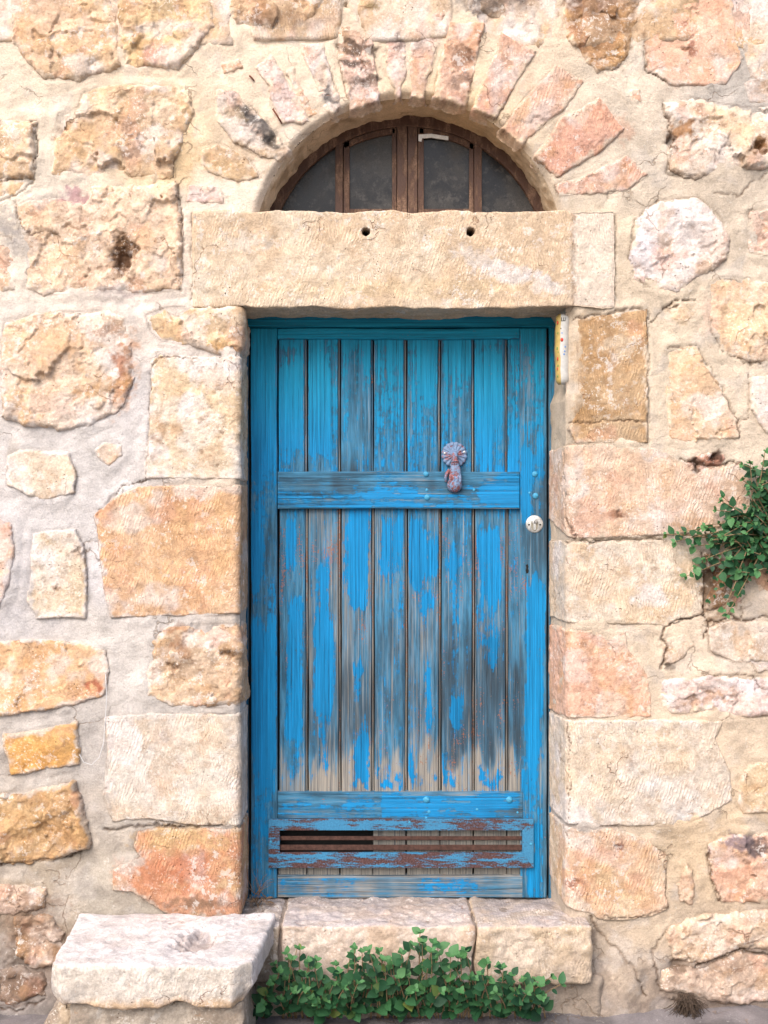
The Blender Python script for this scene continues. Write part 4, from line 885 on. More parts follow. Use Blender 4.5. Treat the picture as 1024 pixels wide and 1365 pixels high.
def board(name, px0, px1, py0, py1, yf, thick, mat, parent, base=(0.3, 0.5, 0.1), seed=0, r=0.003, g=(0.005, 0.006), bow=0.0, groove=None):
    """solid board whose front lies at y = yf; px/py are measured in the photograph at that depth"""
    x0, x1, z0, z1 = X(px0, yf), X(px1, yf), Z(py1, yf), Z(py0, yf)
    nx = max(int((x1-x0)/g[0]), 4); nz = max(int((z1-z0)/g[1]), 4)
    def ln(a, b, n): return np.concatenate([[a, a, a+0.35*r, a+r], np.linspace(a+2*r, b-2*r, n), [b-r, b-0.35*r, b, b]])
    xl, zl = ln(x0, x1, nx), ln(z0, z1, nz)
    Xb, Zb = np.meshgrid(xl, zl, indexing='ij'); Y = np.full(Xb.shape, yf)
    ex = np.minimum(Xb-x0, x1-Xb); ez = np.minimum(Zb-z0, z1-Zb); e_ = np.minimum(ex, ez)
    Y = Y + np.where(e_ < r, r-np.sqrt(np.clip(r*r-(r-e_)**2, 0, None)), 0)
    Y = Y + 0.0012*fbm2(Xb.ravel(), Zb.ravel(), 6, 3, seed).reshape(Y.shape)
    Y[0,:] = Y[-1,:] = yf+thick; Y[:,0] = Y[:,-1] = yf+thick
    jx = 0.0012*fbm2(np.full(Zb.size, seed*1.0), Zb.ravel(), 5, 3, seed+1).reshape(Y.shape) if mat is M_WV else 0
    jz = 0.0012*fbm2(Xb.ravel(), np.full(Zb.size, seed*1.0), 5, 3, seed+1).reshape(Y.shape) if mat is not M_WV else 0
    V = np.stack([(Xb+jx).ravel(), Y.ravel(), (Zb+jz).ravel()], 1); nu, nv = Xb.shape
    F = grid_faces(nu, nv); F = np.vstack([F, [[0, nv-1, nu*nv-1, (nu-1)*nv]]])
    x, z = V[:,0], V[:,2]; px = x*1600/(D+yf)+512; py = 682.5-(z-ZC)*1600/(D+yf)
    hz = mat is not M_WV
    jpx = px + 3*fbm2(x*4, z*0.5, 9, 3, seed+5) + 1.5*fbm2(x*3, z, 40, 2, seed+6); jpy = py + (9*fbm2(x*(1 if hz else 5), z*(5 if hz else 1), 14, 3, seed+7))
    cov = base[0] + 0.16*fbm2(x*4 if not hz else x, z if not hz else z*4, 5, 4, seed+8)
    for (a, b, c_, d_, s_) in COV:
        mx = np.minimum(jpx-a, b-jpx); my = np.minimum(jpy-c_, d_-jpy)
        cov = cov + s_*sstep(-4.5, 4.5, mx)*sstep(-18, 18, my)
    edge = (1-sstep(0.0, 0.006, (ez if hz else ex).ravel()))*0.22; cov = cov-edge
    teal = 1-sstep(450, 640, py); stain = base[1] + 0.15*fbm2(x*4, z, 4, 3, seed+9) - 0.4*edge
    red = base[2] + 0.25*fbm2(x*3, z, 8, 3, seed+10) + 0.35*edge
    red = red + 0.15*(sstep(680, 720, py)*(1-sstep(760, 860, py)))
    dark = 0.10 + 0.18*fbm2(x*4 if not hz else x, z if not hz else z*4, 4, 3, seed+12)
    for (a, b, c_, d_, s_) in DARK:
        dark = dark + 0.78*s_*sstep(-6, 6, np.minimum(jpx-a, b-jpx))*sstep(-30, 30, np.minimum(jpy-c_, d_-jpy) + 25*vn2(x*30, z*4, seed+15))
    tanb = sstep(985, 1045, jpy + 26*fbm2(x*5, z, 9, 3, seed+14))*(1-sstep(1056, 1060, py))*(0 if hz else 1)*(1-sstep(369, 371, 740-px)*0)
    if 370 < px0 < 690 and not hz: stain = stain - 0.62*tanb; dark = dark - 0.35*tanb
    dark = np.clip(dark + 0.25*edge, 0, 1)
    me = mesh_from(name, V, F, {'dark': dark, 'cov': cov, 'teal': teal, 'stain': stain, 'red': red}, mat)
    o = link(name, me, parent)
    if parent: local(o)
    return o
door = thing('wooden_door', 'weathered wooden plank door with peeling bright blue paint in the stone doorway', 'door', (0, 0.22, STZ))
# fixed frame
board('frame_head', 322, 745, 412, 436.2, 0.205, 0.06, M_WH, door, (0.75, 0.9, 0.0), 1)
board('frame_post', 322, 331.5, 436.5, 1199, 0.215, 0.05, M_WV, door, (0.45, 0.8, 0.0), 2)
board('frame_post', 731.5, 745, 436.5, 1199, 0.215, 0.05, M_WV, door, (0.45, 0.8, 0.0), 3)
quad_box('dark_backing', (X(326, .25), 0.243, STZ-0.02), (X(738, .25), 0.262, Z(430,.25)), M_DARK, door, ()).matrix_parent_inverse = Matrix.Translation(-door.location)  # near-black panel behind the whole leaf, so gaps and vent look dark
bpy.data.objects['dark_backing'].hide_render = False
# leaf
board('stile', 334.5, 369.3, 437.5, 1197.5, YD, 0.04, M_WV, door, (0.60, 0.95, 0.02), 10, 0.003)
board('stile', 693.5, 729, 437.5, 1197, YD, 0.04, M_WV, door, (0.44, 0.80, 0.10), 11, 0.003)
board('rail', 370, 693, 437.8, 452, YD+0.002, 0.036, M_WH, door, (0.55, 0.9, 0.0), 12)
board('rail', 370, 693, 628.5, 678, YD-0.006, 0.036, M_WH, door, (0.46, 0.95, 0.02), 13)
board('rail', 370, 697, 1056, 1091, YD-0.004, 0.034, M_WH, door, (0.48, 0.85, 0.05), 14)
board('rail', 370, 697, 1168, 1197, YD-0.002, 0.036, M_WH, door, (0.36, 0.55, 0.05), 15)
edges = [369.5, 408.5, 452.5, 496.5, 541, 586, 630.5, 675, 697]
lowst = [0.95, 0.66, 0.62, 0.72, 0.70, 0.85, 0.74, 0.85]
for i in range(8):
    a, b = edges[i]+2.1, edges[i+1]-2.1
    if i == 7: b = 696
    yp = YD+0.014
    board('plank', a, b, 450, 628.6+20, yp, 0.018, M_WV, door, (0.54, 0.92, 0.03), 20+i, 0.0035)
    board('plank', a+1, b+1, 650, 1092, yp, 0.018, M_WV, door, (0.28, lowst[i], 0.17), 30+i, 0.0035)
    board('plank', a-0.9, b+1.9, 1138 if i < 3 else 1094, 1170, yp+0.004, 0.014, M_WV, door, (0.0, -0.2, 0.0), 40+i, 0.003)
# beads between planks
for i in range(1, 8):
    board('bead', edges[i]-1.6, edges[i]+0.5, 450, 628.6+20, YD+0.022, 0.010, M_WV, door, (0.25, 0.6, 0.25), 50+i, 0.001, (0.004, 0.02))
    board('bead', edges[i]-0.6, edges[i]+1.5, 650, 1092, YD+0.022, 0.010, M_WV, door, (0.05, 0.3, 0.3), 60+i, 0.001, (0.004, 0.02))

# vent: pressed metal grille
def plate(name, pts, y0, y1, mat, parent, cov=0.5, bev=0.0012):
    """prism with outline pts (x,z), front y0, back y1"""
    bm = bmesh.new(); f = bm.faces.new([bm.verts.new((a, y0, b)) for a, b in pts])
    r = bmesh.ops.extrude_face_region(bm, geom=[f])
    for v in [g for g in r['geom'] if isinstance(g, bmesh.types.BMVert)]: v.co.y = y1
    bmesh.ops.recalc_face_normals(bm, faces=bm.faces)
    if bev: bmesh.ops.bevel(bm, geom=[e for e in bm.edges], offset=bev, segments=2, affect='EDGES', profile=0.6)
    me = bpy.data.meshes.new(name); bm.to_mesh(me); bm.free(); me.materials.append(mat)
    at = me.attributes.new('cov', 'FLOAT', 'POINT'); at.data.foreach_set('value', np.full(len(me.vertices), cov, np.float32))
    o = link(name, me, parent)
    if parent and parent.type == 'EMPTY': local(o)
    return o
YV = YD-0.016
x0, x1, z0, z1 = X(358, YV), X(711.5, YV), Z(1157, YV), Z(1092, YV); bo = 15*(D+YV)/1600
vent = thing('vent_grille', 'x', 'x'); bpy.data.objects.remove(vent)
vp = [plate('vent_frame', [(x0,z1),(x1,z1),(x1-bo*1.0,z1-bo),(x0+bo,z1-bo)], YV, YV+0.012, M_VENT, door, 0.54),
      plate('vent_frame', [(x0,z0),(x0+bo,z0+bo*1.35),(x1-bo,z0+bo*1.35),(x1,z0)], YV, YV+0.012, M_VENT, door, 0.485),
      plate('vent_frame', [(x0,z0),(x0,z1),(x0+bo,z1-bo),(x0+bo,z0+bo*1.35)], YV, YV+0.012, M_VENT, door, 0.49),
      plate('vent_frame', [(x1,z0),(x1-bo,z0+bo*1.35),(x1-bo,z1-bo),(x1,z1)], YV, YV+0.012, M_VENT, door, 0.62)]
for (pa, pb, dy) in ((1114.5, 1119.5, 0.004),(1126, 1133, 0.003)):
    bm = bmesh.new()
    xa, xb = x0+bo*0.8, x1-bo*0.8; za, zb = Z(pa, YV), Z(pb, YV)
    za, zb = Z(pa, YV+.012), Z(pb, YV+.012); prof = [(YV+0.012, za), (YV+0.012, zb), (YV+0.016, zb-.003), (YV+0.016, za-.004)]
    L_ = [bm.verts.new((xa, p[0], p[1])) for p in prof]; R_ = [bm.verts.new((xb, p[0], p[1])) for p in prof]
    for k in range(4): bm.faces.new((L_[k], L_[(k+1)%4], R_[(k+1)%4], R_[k]))
    bm.faces.new(L_[::-1]); bm.faces.new(R_); bmesh.ops.recalc_face_normals(bm, faces=bm.faces)
    me = bpy.data.meshes.new('louvre'); bm.to_mesh(me); bm.free(); me.materials.append(M_LOUV)
    local(link('louvre', me, door))

# bolts, screws
def dome(name, px, py, yf, r, mat, parent, flat=0.6, seg=18):
    bm = bmesh.new(); bmesh.ops.create_uvsphere(bm, u_segments=seg, v_segments=10, radius=1)
    for v in bm.verts: v.co = Vector((v.co.x*r, v.co.y*r*flat, v.co.z*r))
    for f in bm.faces: f.smooth = True
    me = bpy.data.meshes.new(name); bm.to_mesh(me); bm.free(); me.materials.append(mat)
    o = link(name, me, parent); o.location = (X(px, yf), yf, Z(py, yf)); o.parent = parent
    o.matrix_parent_inverse = Matrix.Translation(-parent.location); return o
for px, py, yf, r in ((568,632,YD-.006,.0095),(569.5,663,YD-.006,.0105),(713,632,YD,.010),(714,661,YD,.0105),(568.5,1066,YD-.004,.0115),(679,1066,YD-.004,.0115)):
    dome('bolt_head', px, py, yf, r, M_BOLT, door)
for px, py, yf, r in ((569,653,YD-.006,.005),(632,653,YD-.006,.005),(706,657,YD,.0045),(572,1082,YD-.004,.006),(636,1079,YD-.004,.005),(361,1122,YV,.005),(708,1125,YV,.005),(546,1096,YV,.004),(690,1083,YD-.004,.004),(568,1090,YD-.004,.005)):
    dome('screw_head', px, py, yf, r, M_BOLT, door, 0.4, 12)
# lock
lk = bmesh.new()
prof = [(0.0, 0.0045), (0.0255, 0.0045), (0.0285, 0.0035), (0.0305, 0.0015), (0.031, -0.001)]
def lathe_y(bm, prof, cx, cz, y0, seg=40):
    rings = []
    for r, h in prof:
        rings.append([bm.verts.new((cx+r*math.cos(t), y0-h, cz+r*math.sin(t))) for t in [2*math.pi*k/seg for k in range(seg)]] if r > 1e-6 else [bm.verts.new((cx, y0-h, cz))])
    for a, b in zip(rings[:-1], rings[1:]):
        for k in range(seg):
            if len(a) == 1: bm.faces.new((a[0], b[k], b[(k+1)%seg]))
            else: bm.faces.new((a[k], b[k], b[(k+1)%seg], a[(k+1)%seg]))
def bm_obj(name, bm, mat, parent, smooth=True):
    bmesh.ops.recalc_face_normals(bm, faces=bm.faces)
    for f in bm.faces: f.smooth = smooth
    me = bpy.data.meshes.new(name); bm.to_mesh(me); bm.free(); me.materials.append(mat)
    o = link(name, me, parent)
    if parent and parent.type == 'EMPTY': local(o)
    return o
lx, lz = X(712.5, YD), Z(698.5, YD)
lathe_y(lk, prof, lx, lz, YD); esc = bm_obj('lock_plate', lk, M_STEEL, door)
def child(o): return o
b = bmesh.new(); lathe_y(b, [(0,.009),(.0085,.009),(.0095,.0075),(.0095,0)], lx, lz+0.009, YD, 24); cy = bm_obj('lock_cylinder', b, M_STEEL, esc); child(cy)
pl_ = [(lx-.0045,lz+.004),(lx-.0045,lz-.018),(lx-.002,lz-.0215),(lx+.002,lz-.0215),(lx+.0045,lz-.018),(lx+.0045,lz+.004)]
child(plate('lock_cylinder', pl_, YD-0.008, YD-0.002, M_STEEL, esc, bev=0.0008))
child(plate('keyhole', [(lx-.0011,lz+.015),(lx-.0011,lz+.003),(lx+.0011,lz+.003),(lx+.0011,lz+.015)], YD-0.0095, YD-0.004, M_DARK, esc, bev=0))
rim = [(lx+.0125*math.cos(t)*1.0, lz-.003+.0215*math.sin(t)) for t in np.linspace(0, 2*math.pi, 28, endpoint=False)]
child(plate('keyway_shadow_gap', rim, YD-0.0049, YD-0.003, M_GREY, esc, bev=0))  # thin grey plate, shade of the keyway gap put into its colour
for sx in (-1, 1):
    b = bmesh.new(); lathe_y(b, [(0,.0055),(.0032,.0055),(.0036,.004)], lx+sx*0.0195, lz-.002, YD, 12); child(bm_obj('lock_screw', b, M_DARK, esc))
# old keyhole
kh = [(X(701+a, YD), Z(758+b_, YD)) for a, b_ in ((0,-5),(2.5,-6),(3.8,-3),(3.2,0),(4.2,3),(3.2,6),(0.5,6.5),(-.2,2),(.8,-1))]
plate('old_keyhole', kh, YD-0.0008, YD+0.004, M_DARK, door, bev=0)
# knocker: scalloped rose and a hand holding a ball
kx, kz, ky = X(606, YD), Z(606, YD), YD+0.013
b = bmesh.new(); seg = 96; rings = []
for r, h in ((0,.016),(.010,.015),(.018,.010),(.030,.008),(.037,.007),(.041,.007),(.044,.004),(.0445,-.004)):
    ring = []
    for k in range(seg):
        t = 2*math.pi*k/seg; lob = abs(math.sin(t*8)); rr_ = r*(1+(0.07*lob-0.03 if r > .035 else 0)); hh = h + (0.0035*lob if .015 < r < .043 else 0)
        ring.append(b.verts.new((kx+rr_*math.cos(t), ky-hh, kz+rr_*math.sin(t))))
    rings.append(ring)
for a_, c_ in zip(rings[:-1], rings[1:]):
    for k in range(seg):
        try: b.faces.new((a_[k], c_[k], c_[(k+1)%seg], a_[(k+1)%seg]))
        except ValueError: pass
bmesh.ops.remove_doubles(b, verts=b.verts, dist=1e-5)
bm_obj('knocker_rose', b, M_KNOCK, door)
def tube(bm, pts, rad, seg=10):
    rings = []
    n = len(pts)
    for i, p in enumerate(pts):
        p = Vector(p); d = (Vector(pts[min(i+1, n-1)])-Vector(pts[max(i-1, 0)])).normalized()
        a = d.cross(Vector((0.13, 0.97, 0.2))).normalized(); c_ = d.cross(a); r = rad[i] if hasattr(rad, '__len__') else rad
        rx, ry = r if hasattr(r, '__len__') else (r, r)
        rings.append([bm.verts.new(p + a*rx*math.cos(2*math.pi*k/seg) + c_*ry*math.sin(2*math.pi*k/seg)) for k in range(seg)])
    for a, c_ in zip(rings[:-1], rings[1:]):
        for k in range(seg): bm.faces.new((a[k], a[(k+1)%seg], c_[(k+1)%seg], c_[k]))
    bm.faces.new(rings[0][::-1]); bm.faces.new(rings[-1])
b = bmesh.new(); hy = ky-0.030
K = lambda dx, dy, dz: (kx+dx*1.28, hy+dy, kz+dz*1.03)
# pivot, wrist with cuff rings
tube(b, [K(0,.018,.006), K(0,.006,.000), K(0,.002,-.010), K(0,0,-.022)], [.009,.011,.0105,.0095], 16)
tube(b, [K(0,0,-.022), K(0,0,-.0255)], [.0145,.0145], 20); tube(b, [K(0,0,-.030), K(0,0,-.0325)], [.0135,.0135], 20)
tube(b, [K(0,0,-.020), K(0.001,0,-.036), K(.001,-.001,-.048), K(.001,-.002,-.062), K(.001,-.002,-.074), K(.001,-.001,-.080)], [(.011,.010),(.0135,.010),(.018,.0105),(.0205,.0105),(.0205,.010),(.017,.008)], 20)
for dx, ln_, r in ((-.0135,.030,.0046),(-.0045,.037,.0050),(.0045,.036,.0050),(.0133,.028,.0044)):
    pts = [K(dx*0.95+.001, -.004, -.070), K(dx+.001, -.0105, -.080), K(dx*1.02+.001, -.0105, -.080-ln_*.4), K(dx*.95+.001, -.006, -.080-ln_*.75), K(dx*.85+.001, .000, -.080-ln_)]
    tube(b, pts, [r*1.1, r*1.1, r*1.02, r*.92, r*.65], 12)
tube(b, [K(-.014,-.001,-.052), K(-.0225,-.004,-.066), K(-.0255,-.004,-.080), K(-.024,-.001,-.092)], [.0065,.006,.0052,.0036], 12)
bmesh.ops.recalc_face_normals(b, faces=b.faces)
hand = bm_obj('knocker_hand', b, M_KNOCK, door)
rmod = hand.modifiers.new('remesh', 'REMESH'); rmod.mode = 'VOXEL'; rmod.voxel_size = 0.0011; rmod.use_smooth_shade = True
smod = hand.modifiers.new('smooth', 'SMOOTH'); smod.iterations = 2; smod.factor = 0.5
o = dome('knocker_ball', 606, 646.5, YD-0.012, 0.0265, M_KNOCK, door, 0.85, 28)
for sx, sz in ((-1, .2), (1, .35)):
    dome('rose_screw', 606+sx*13, 606-sz*10, ky-0.010, .0042, M_STEEL, door, 0.5, 12)

# ------------------------------------------------------------------ fanlight window
win = thing('arched_window', 'half-round window with brown flaking frame and four dusty panes above the lintel', 'window', (ACX, 0.22, LZT))
YW = 0.20; wR = AR + 0.004; WZ = LZT-0.015
def arc_band(name, Ro, Ri, y0, y1, mat, xa=None, xb=None):
    b = bmesh.new()
    def ang(xv, R): return math.acos(max(-1, min(1, (xv-ACX)/R)))
    aL = math.pi-math.asin((WZ-ACZ)/Ro); aR = math.asin((WZ-ACZ)/Ro)
    if xa is not None: aL = min(aL, ang(xa, Ri))
    if xb is not None: aR = max(aR, ang(xb, Ri))
    n = 48; R4 = []
    for k in range(n+1):
        t = aL + (aR-aL)*k/n
        R4.append([b.verts.new((ACX+r*math.cos(t), y, ACZ+r*math.sin(t))) for r, y in ((Ro,y0),(Ri+.002,y0),(Ri,y0+.002),(Ri,y1),(Ro,y1))])
    for p, q in zip(R4[:-1], R4[1:]):
        for k in range(5): b.faces.new((p[k], p[(k+1)%5], q[(k+1)%5], q[k]))
    b.faces.new(R4[0]); b.faces.new(R4[-1][::-1])
    return bm_obj(name, b, mat, win, False)
arc_band('window_frame', wR, wR-0.040, YW, YW+0.05, M_WIN)
def upright(name, pa, pb, ya, yb, mat, R, top_off=0.0):
    xa, xb = X(pa, YW), X(pb, YW)
    zt = lambda xv: ACZ + math.sqrt(max(R*R-(xv-ACX)**2, 0)) - top_off
    return plate(name, [(xa, WZ), (xa, zt(xa)), (xb, zt(xb)), (xb, WZ)], ya, yb, mat, win, bev=0.0015)
upright('mullion', 447, 457, YW+0.004, YW+0.05, M_WIN, wR-0.038)
upright('mullion', 632.5, 642.5, YW+0.004, YW+0.05, M_WIN, wR-0.038)
upright('mullion', 529.5, 543, YW+0.001, YW+0.05, M_WIN, wR-0.038)
upright('mullion', 543.8, 556.5, YW+0.003, YW+0.05, M_WIN, wR-0.038)
Ri = wR-0.041
def pane(pa, pb, sash, rr2):
    xa, xb = X(pa, YW+.02), X(pb, YW+.02)
    zt = lambda xv: ACZ + math.sqrt(max(rr2*rr2-(xv-ACX)**2, 0))
    pts = [(xa, WZ)] + [(xv, max(zt(xv), WZ+.002)) for xv in np.linspace(xa, xb, 24)] + [(xb, WZ)]
    if abs(pts[0][1]-pts[1][1]) < .003: pts = pts[1:]
    if abs(pts[-1][1]-pts[-2][1]) < .003: pts = pts[:-1]
    g = plate('pane', pts, YW+0.022, YW+0.027, M_GLASS, win, bev=0)
    return g
pane(372, 447, False, Ri+0.004); pane(466, 525, True, Ri+0.004); pane(562, 626, True, Ri+0.004); pane(642, 722, False, Ri+0.004)
# opening sashes (middle lights)
for (a, b_) in ((458, 528.8), (557.2, 631.8)):
    w1 = 8.0
    upright('sash', a, a+w1, YW+0.009, YW+0.034, M_WIN, Ri)
    upright('sash', b_-w1+2, b_, YW+0.009, YW+0.034, M_WIN, Ri)
    arc_band('sash', Ri-0.001, Ri-0.020, YW+0.009, YW+0.034, M_WIN, X(a+2, YW), X(b_-2, YW))
    quad_box('sash', (X(a+w1, YW), YW+0.010, WZ), (X(b_-w1+2, YW), YW+0.032, Z(277.5, YW)), M_WIN, win).matrix_parent_inverse = Matrix.Translation(-win.location)
M_PUTTY = plain('white_putty', (0.74, 0.73, 0.70), 0.7, 0.1, 90)
local_pts = [(X(558,YW),Z(187,YW)),(X(558,YW),Z(178.5,YW)),(X(575,YW),Z(177.5,YW)),(X(598,YW),Z(181,YW)),(X(598,YW),Z(186,YW)),(X(575,YW),Z(182.5,YW)),(X(563,YW),Z(183.5,YW)),(X(562,YW),Z(188,YW))]
plate('bare_edge', local_pts, YW+0.0065, YW+0.012, M_PUTTY, win, bev=0)
# iron nails left in the joints
M_NAIL = plain('rusted_nail', (0.16, 0.05, 0.03), 0.9)
for i, (a, b_, c_, d_, lab) in enumerate(((364,146,376,165,'longer rusty iron nail stub slanting in the mortar left of the arch'),(333,102,339,108,'short rusty iron nail stub in the mortar above the leftmost arch stones'))):
    b = bmesh.new(); tube(b, [(X(a),-0.006,Z(b_)),(X((a+c_)/2),-0.010,Z((b_+d_)/2)),(X(c_),-0.002,Z(d_))], [.003,.0028,.0025], 8)
    tag(bm_obj('iron_nail', b, M_NAIL, None), lab, 'nail', 'iron nails in the wall joints')

# ------------------------------------------------------------------ door-post case on the right jamb
mz = thing('mezuzah_case', 'narrow ceramic case, yellow and white with painted flowers, fixed upright on the right door jamb', 'mezuzah', (XER-0.004, 0.09, Z(468, .08)))
def ceramic(name, col, r=0.25): return plain(name, col, r, 0.08, 80, 0, 0.0004)
M_CW = ceramic('white_glaze', (0.46,0.45,0.42)); M_CY = ceramic('yellow_glaze', (0.42,0.30,0.10))
mzx, mzy = X(750, .05)-0.001, 0.050; zt, zb = Z(421, .08), Z(514, .08)
def case(name, a0, a1, R, mat):
    b = bmesh.new(); n = 14; m_ = 30; rows = []
    for j in range(m_+1):
        t = j/m_; z = zb+(zt-zb)*t; wob = 0.0012*math.sin(t*9)+0.001*math.sin(t*23)
        rr2 = R*(0.55+0.45*min(1, min(t, 1-t)*14)**0.5)
        row = [b.verts.new((mzx - rr2*math.cos(a)+wob, mzy - rr2*1.1*math.sin(a), z)) for a in np.linspace(a0, a1, n)]
        rows.append(row)
    for p, q in zip(rows[:-1], rows[1:]):
        for k in range(n-1): b.faces.new((p[k], p[k+1], q[k+1], q[k]))
    # back and caps
    for row, rev in ((rows[0], False), (rows[-1], True)):
        c_ = b.verts.new((mzx, mzy, row[0].co.z))
        for k in range(n-1): b.faces.new((row[k], row[k+1], c_) if not rev else (row[k+1], row[k], c_))
    return bm_obj(name, b, mat, mz)
case('yellow_side', -0.5, 1.17, 0.0240, M_CY); case('white_front', 1.15, math.pi, 0.0242, M_CW)
def spot(px, py, r, mat, ang=0.35):
    b = bmesh.new(); bmesh.ops.create_icosphere(b, subdivisions=1, radius=1)
    for v in b.verts: v.co = Vector((v.co.x*r, v.co.y*r*.35, v.co.z*r*1.2))
    for f in b.faces: f.smooth = True
    me = bpy.data.meshes.new('painted_flower'); b.to_mesh(me); b.free(); me.materials.append(mat)
    a = ang; o = link('painted_flower', me, mz)
    o.location = Vector((mzx-0.0238*math.cos(a), mzy-0.0238*1.1*math.sin(a), Z(py, .06))) - mz.location
    o.rotation_euler = (0, 0, math.pi/2 - a - math.pi)
Mr = ceramic('red_dot',(0.5,0.05,0.03)); Mg = ceramic('green_dot',(0.06,0.22,0.05)); Mb = ceramic('blue_dot',(0.1,0.22,0.5)); Mk = ceramic('black_stroke',(0.03,0.03,0.03))
for py, r, mt, a in ((432,.006,Mr,.4),(446,.004,Mg,.45),(466,.006,Mg,.35),(471,.004,Mg,.5),(480,.006,Mr,.4),(489,.004,Mg,.45),(493,.005,Mr,.38),(503,.004,Mg,.4),(455,.0065,Mr,.95),(470,.003,Mb,1.3),(474,.0035,Mb,1.2),(440,.003,Mk,.8),(446,.003,Mb,.95),(464,.003,Mb,1.35)):
    spot(0, py, r, mt, a + (0.35 if a < .7 else 0.45))
# the letter at the top of the case
def stroke(a, z0, z1, a2=None):
    a2 = a if a2 is None else a2; P_ = []
    for t in (0, .5, 1):
        aa = a+(a2-a)*t; P_.append((mzx-0.0246*math.cos(aa), mzy-0.0246*1.1*math.sin(aa), z0+(z1-z0)*t))
    return P_
b = bmesh.new(); zl = Z(430, .06)
for P_ in (stroke(1.3, zl, zl+.012), stroke(1.55, zl, zl+.012), stroke(1.8, zl, zl+.012), stroke(1.3, zl, zl, 1.8)): tube(b, P_, .0012, 6)
bm_obj('letter', b, Mk, mz)

# ------------------------------------------------------------------ plants
def leaf_mesh(var):
    r = random.Random(var); prof = [(-.14,.010),(0,0.02)] + [(t, (0.37+0.04*(var%3-1))*math.sin(math.pi*t**0.78)**0.85*(1-0.15*t)) for t in (.06,.14,.24,.36,.48,.60,.72,.83,.92)] + [(1.0,0.0)]
    V = []; F = []; cup = r.uniform(.0,.16); bend = r.uniform(-.30,-.05); asym = r.uniform(-.04,.04)
    for x_, w_ in prof:
        z_ = bend*x_*x_
        for s_, zz_ in ((-1, 1), (-.5, .35), (0, 0), (.5, .35), (1, 1)):
            V.append((x_, s_*w_*(1+r.uniform(-.02,.02)) + asym*x_, z_ + cup*zz_*w_ + (0.006*r.uniform(-1,1))))
    for i in range(len(prof)-1):
        for j in range(4): a = i*5+j; F.append((a, a+5, a+6, a+1))
    me = mesh_from('leaf', np.array(V), np.array(F), {'tone': np.zeros(len(V)), 'young': np.zeros(len(V))}, M_LEAF)
    return me, np.array(V), np.array(F)
LV = [leaf_mesh(i) for i in range(7)]
LY = []
for i in range(4):
    me, V, F = leaf_mesh(20+i); me2 = mesh_from('young_leaf', V, F, {'tone': np.zeros(len(V)), 'young': np.full(len(V), .7)}, M_LEAF); LY.append((me2, V, F))
def grow(rnd, p0, p1, bulge, dens, size):
    """a stem from p0 to p1 with its leaves; returns polyline and list of (pos, dir, normal, size, young)"""
    p0, p1 = Vector(p0), Vector(p1); mid = (p0+p1)/2 + Vector(bulge)
    n = max(int((p1-p0).length/0.012), 5); pts = []
    for i in range(n+1):
        t = i/n; pts.append(p0*(1-t)**2 + mid*2*t*(1-t) + p1*t*t)
    leaves = []; L = (p1-p0).length; k = max(int(L*dens), 5); ph = rnd.uniform(0, 6.28)
    for i in range(k):
        t = 0.18 + 0.82*i/(k-1); f = t*n; j = min(int(f), n-1); p = pts[j].lerp(pts[j+1], f-j); d = (pts[j+1]-pts[j]).normalized()
        ph += 2.4 + rnd.uniform(-.5, .5)
        a = d.orthogonal().normalized(); c_ = d.cross(a); rad = a*math.cos(ph) + c_*math.sin(ph)
        dr = (rad*1.0 + d*0.55 + Vector((0, -0.35, -0.10))).normalized()
        nr = (Vector((rnd.uniform(-.6,.6), -1.0, 0.55+rnd.uniform(-.5,.4))) + d*0.2)
        leaves.append((p, dr, nr, size*rnd.uniform(.45,1.45)*(1.05-0.35*t), t > 0.93 and rnd.random() < .6))
    for q in range(3):  # crown of young leaves
        a = d.orthogonal().normalized(); c_ = d.cross(a); ph += 2.09; rad = a*math.cos(ph)+c_*math.sin(ph)
        leaves.append((pts[-1], (rad*.9+d*.7).normalized(), Vector((0,-.7,.7))+d*.5, size*rnd.uniform(.34,.52), True))
    return pts, leaves
def leaf_matrix(p, dr, nr, s_):
    yv = nr.cross(dr); 
    if yv.length < 1e-4: yv = dr.orthogonal()
    yv.normalize(); zv = dr.cross(yv).normalized()
    M = Matrix((dr, yv, zv)).transposed().to_4x4()
    return Matrix.Translation(p) @ M @ Matrix.Scale(s_, 4)
def plant(name, label, cat, base, stems, rnd, dens, size, group=None):
    root = thing(name, label, cat, base, group); bmS = bmesh.new(); allL = []
    for p0, p1, bg_ in stems:
        pts, lv = grow(rnd, p0, p1, bg_, dens, size); tube(bmS, pts, [0.0030*(1-.6*i/len(pts)) for i in range(len(pts))], 5); allL += lv
    bm_obj('stems', bmS, M_STEM, root)
    allL.sort(key=lambda l: (l[0].y, -l[3])); inv = Matrix.Translation(-Vector(base))
    big = allL[:290]; rest = allL[290:]
    for p, dr, nr, s_, yg in big:
        me = rnd.choice(LY if yg else LV)[0]; o = bpy.data.objects.new('leaf', me); C.objects.link(o); o.parent = root; o.matrix_local = inv @ leaf_matrix(p, dr, nr, s_)
    if rest:
        VV = []; FF = []; tn = []; yo = []; off = 0
        for p, dr, nr, s_, yg in rest:
            me, V, F = rnd.choice(LY if yg else LV); M = np.array(leaf_matrix(p, dr, nr, s_))
            VV.append(V @ M[:3,:3].T + M[:3,3]); FF.append(F+off); off += len(V); tn.append(np.full(len(V), rnd.random())); yo.append(np.full(len(V), .7 if yg else 0.))
        o = local(link('foliage', mesh_from('foliage', np.vstack(VV), np.vstack(FF), {'tone': np.concatenate(tn), 'young': np.concatenate(yo)}, M_LEAF), root)); o['kind'] = 'stuff'
    return root
rnd = random.Random(11)
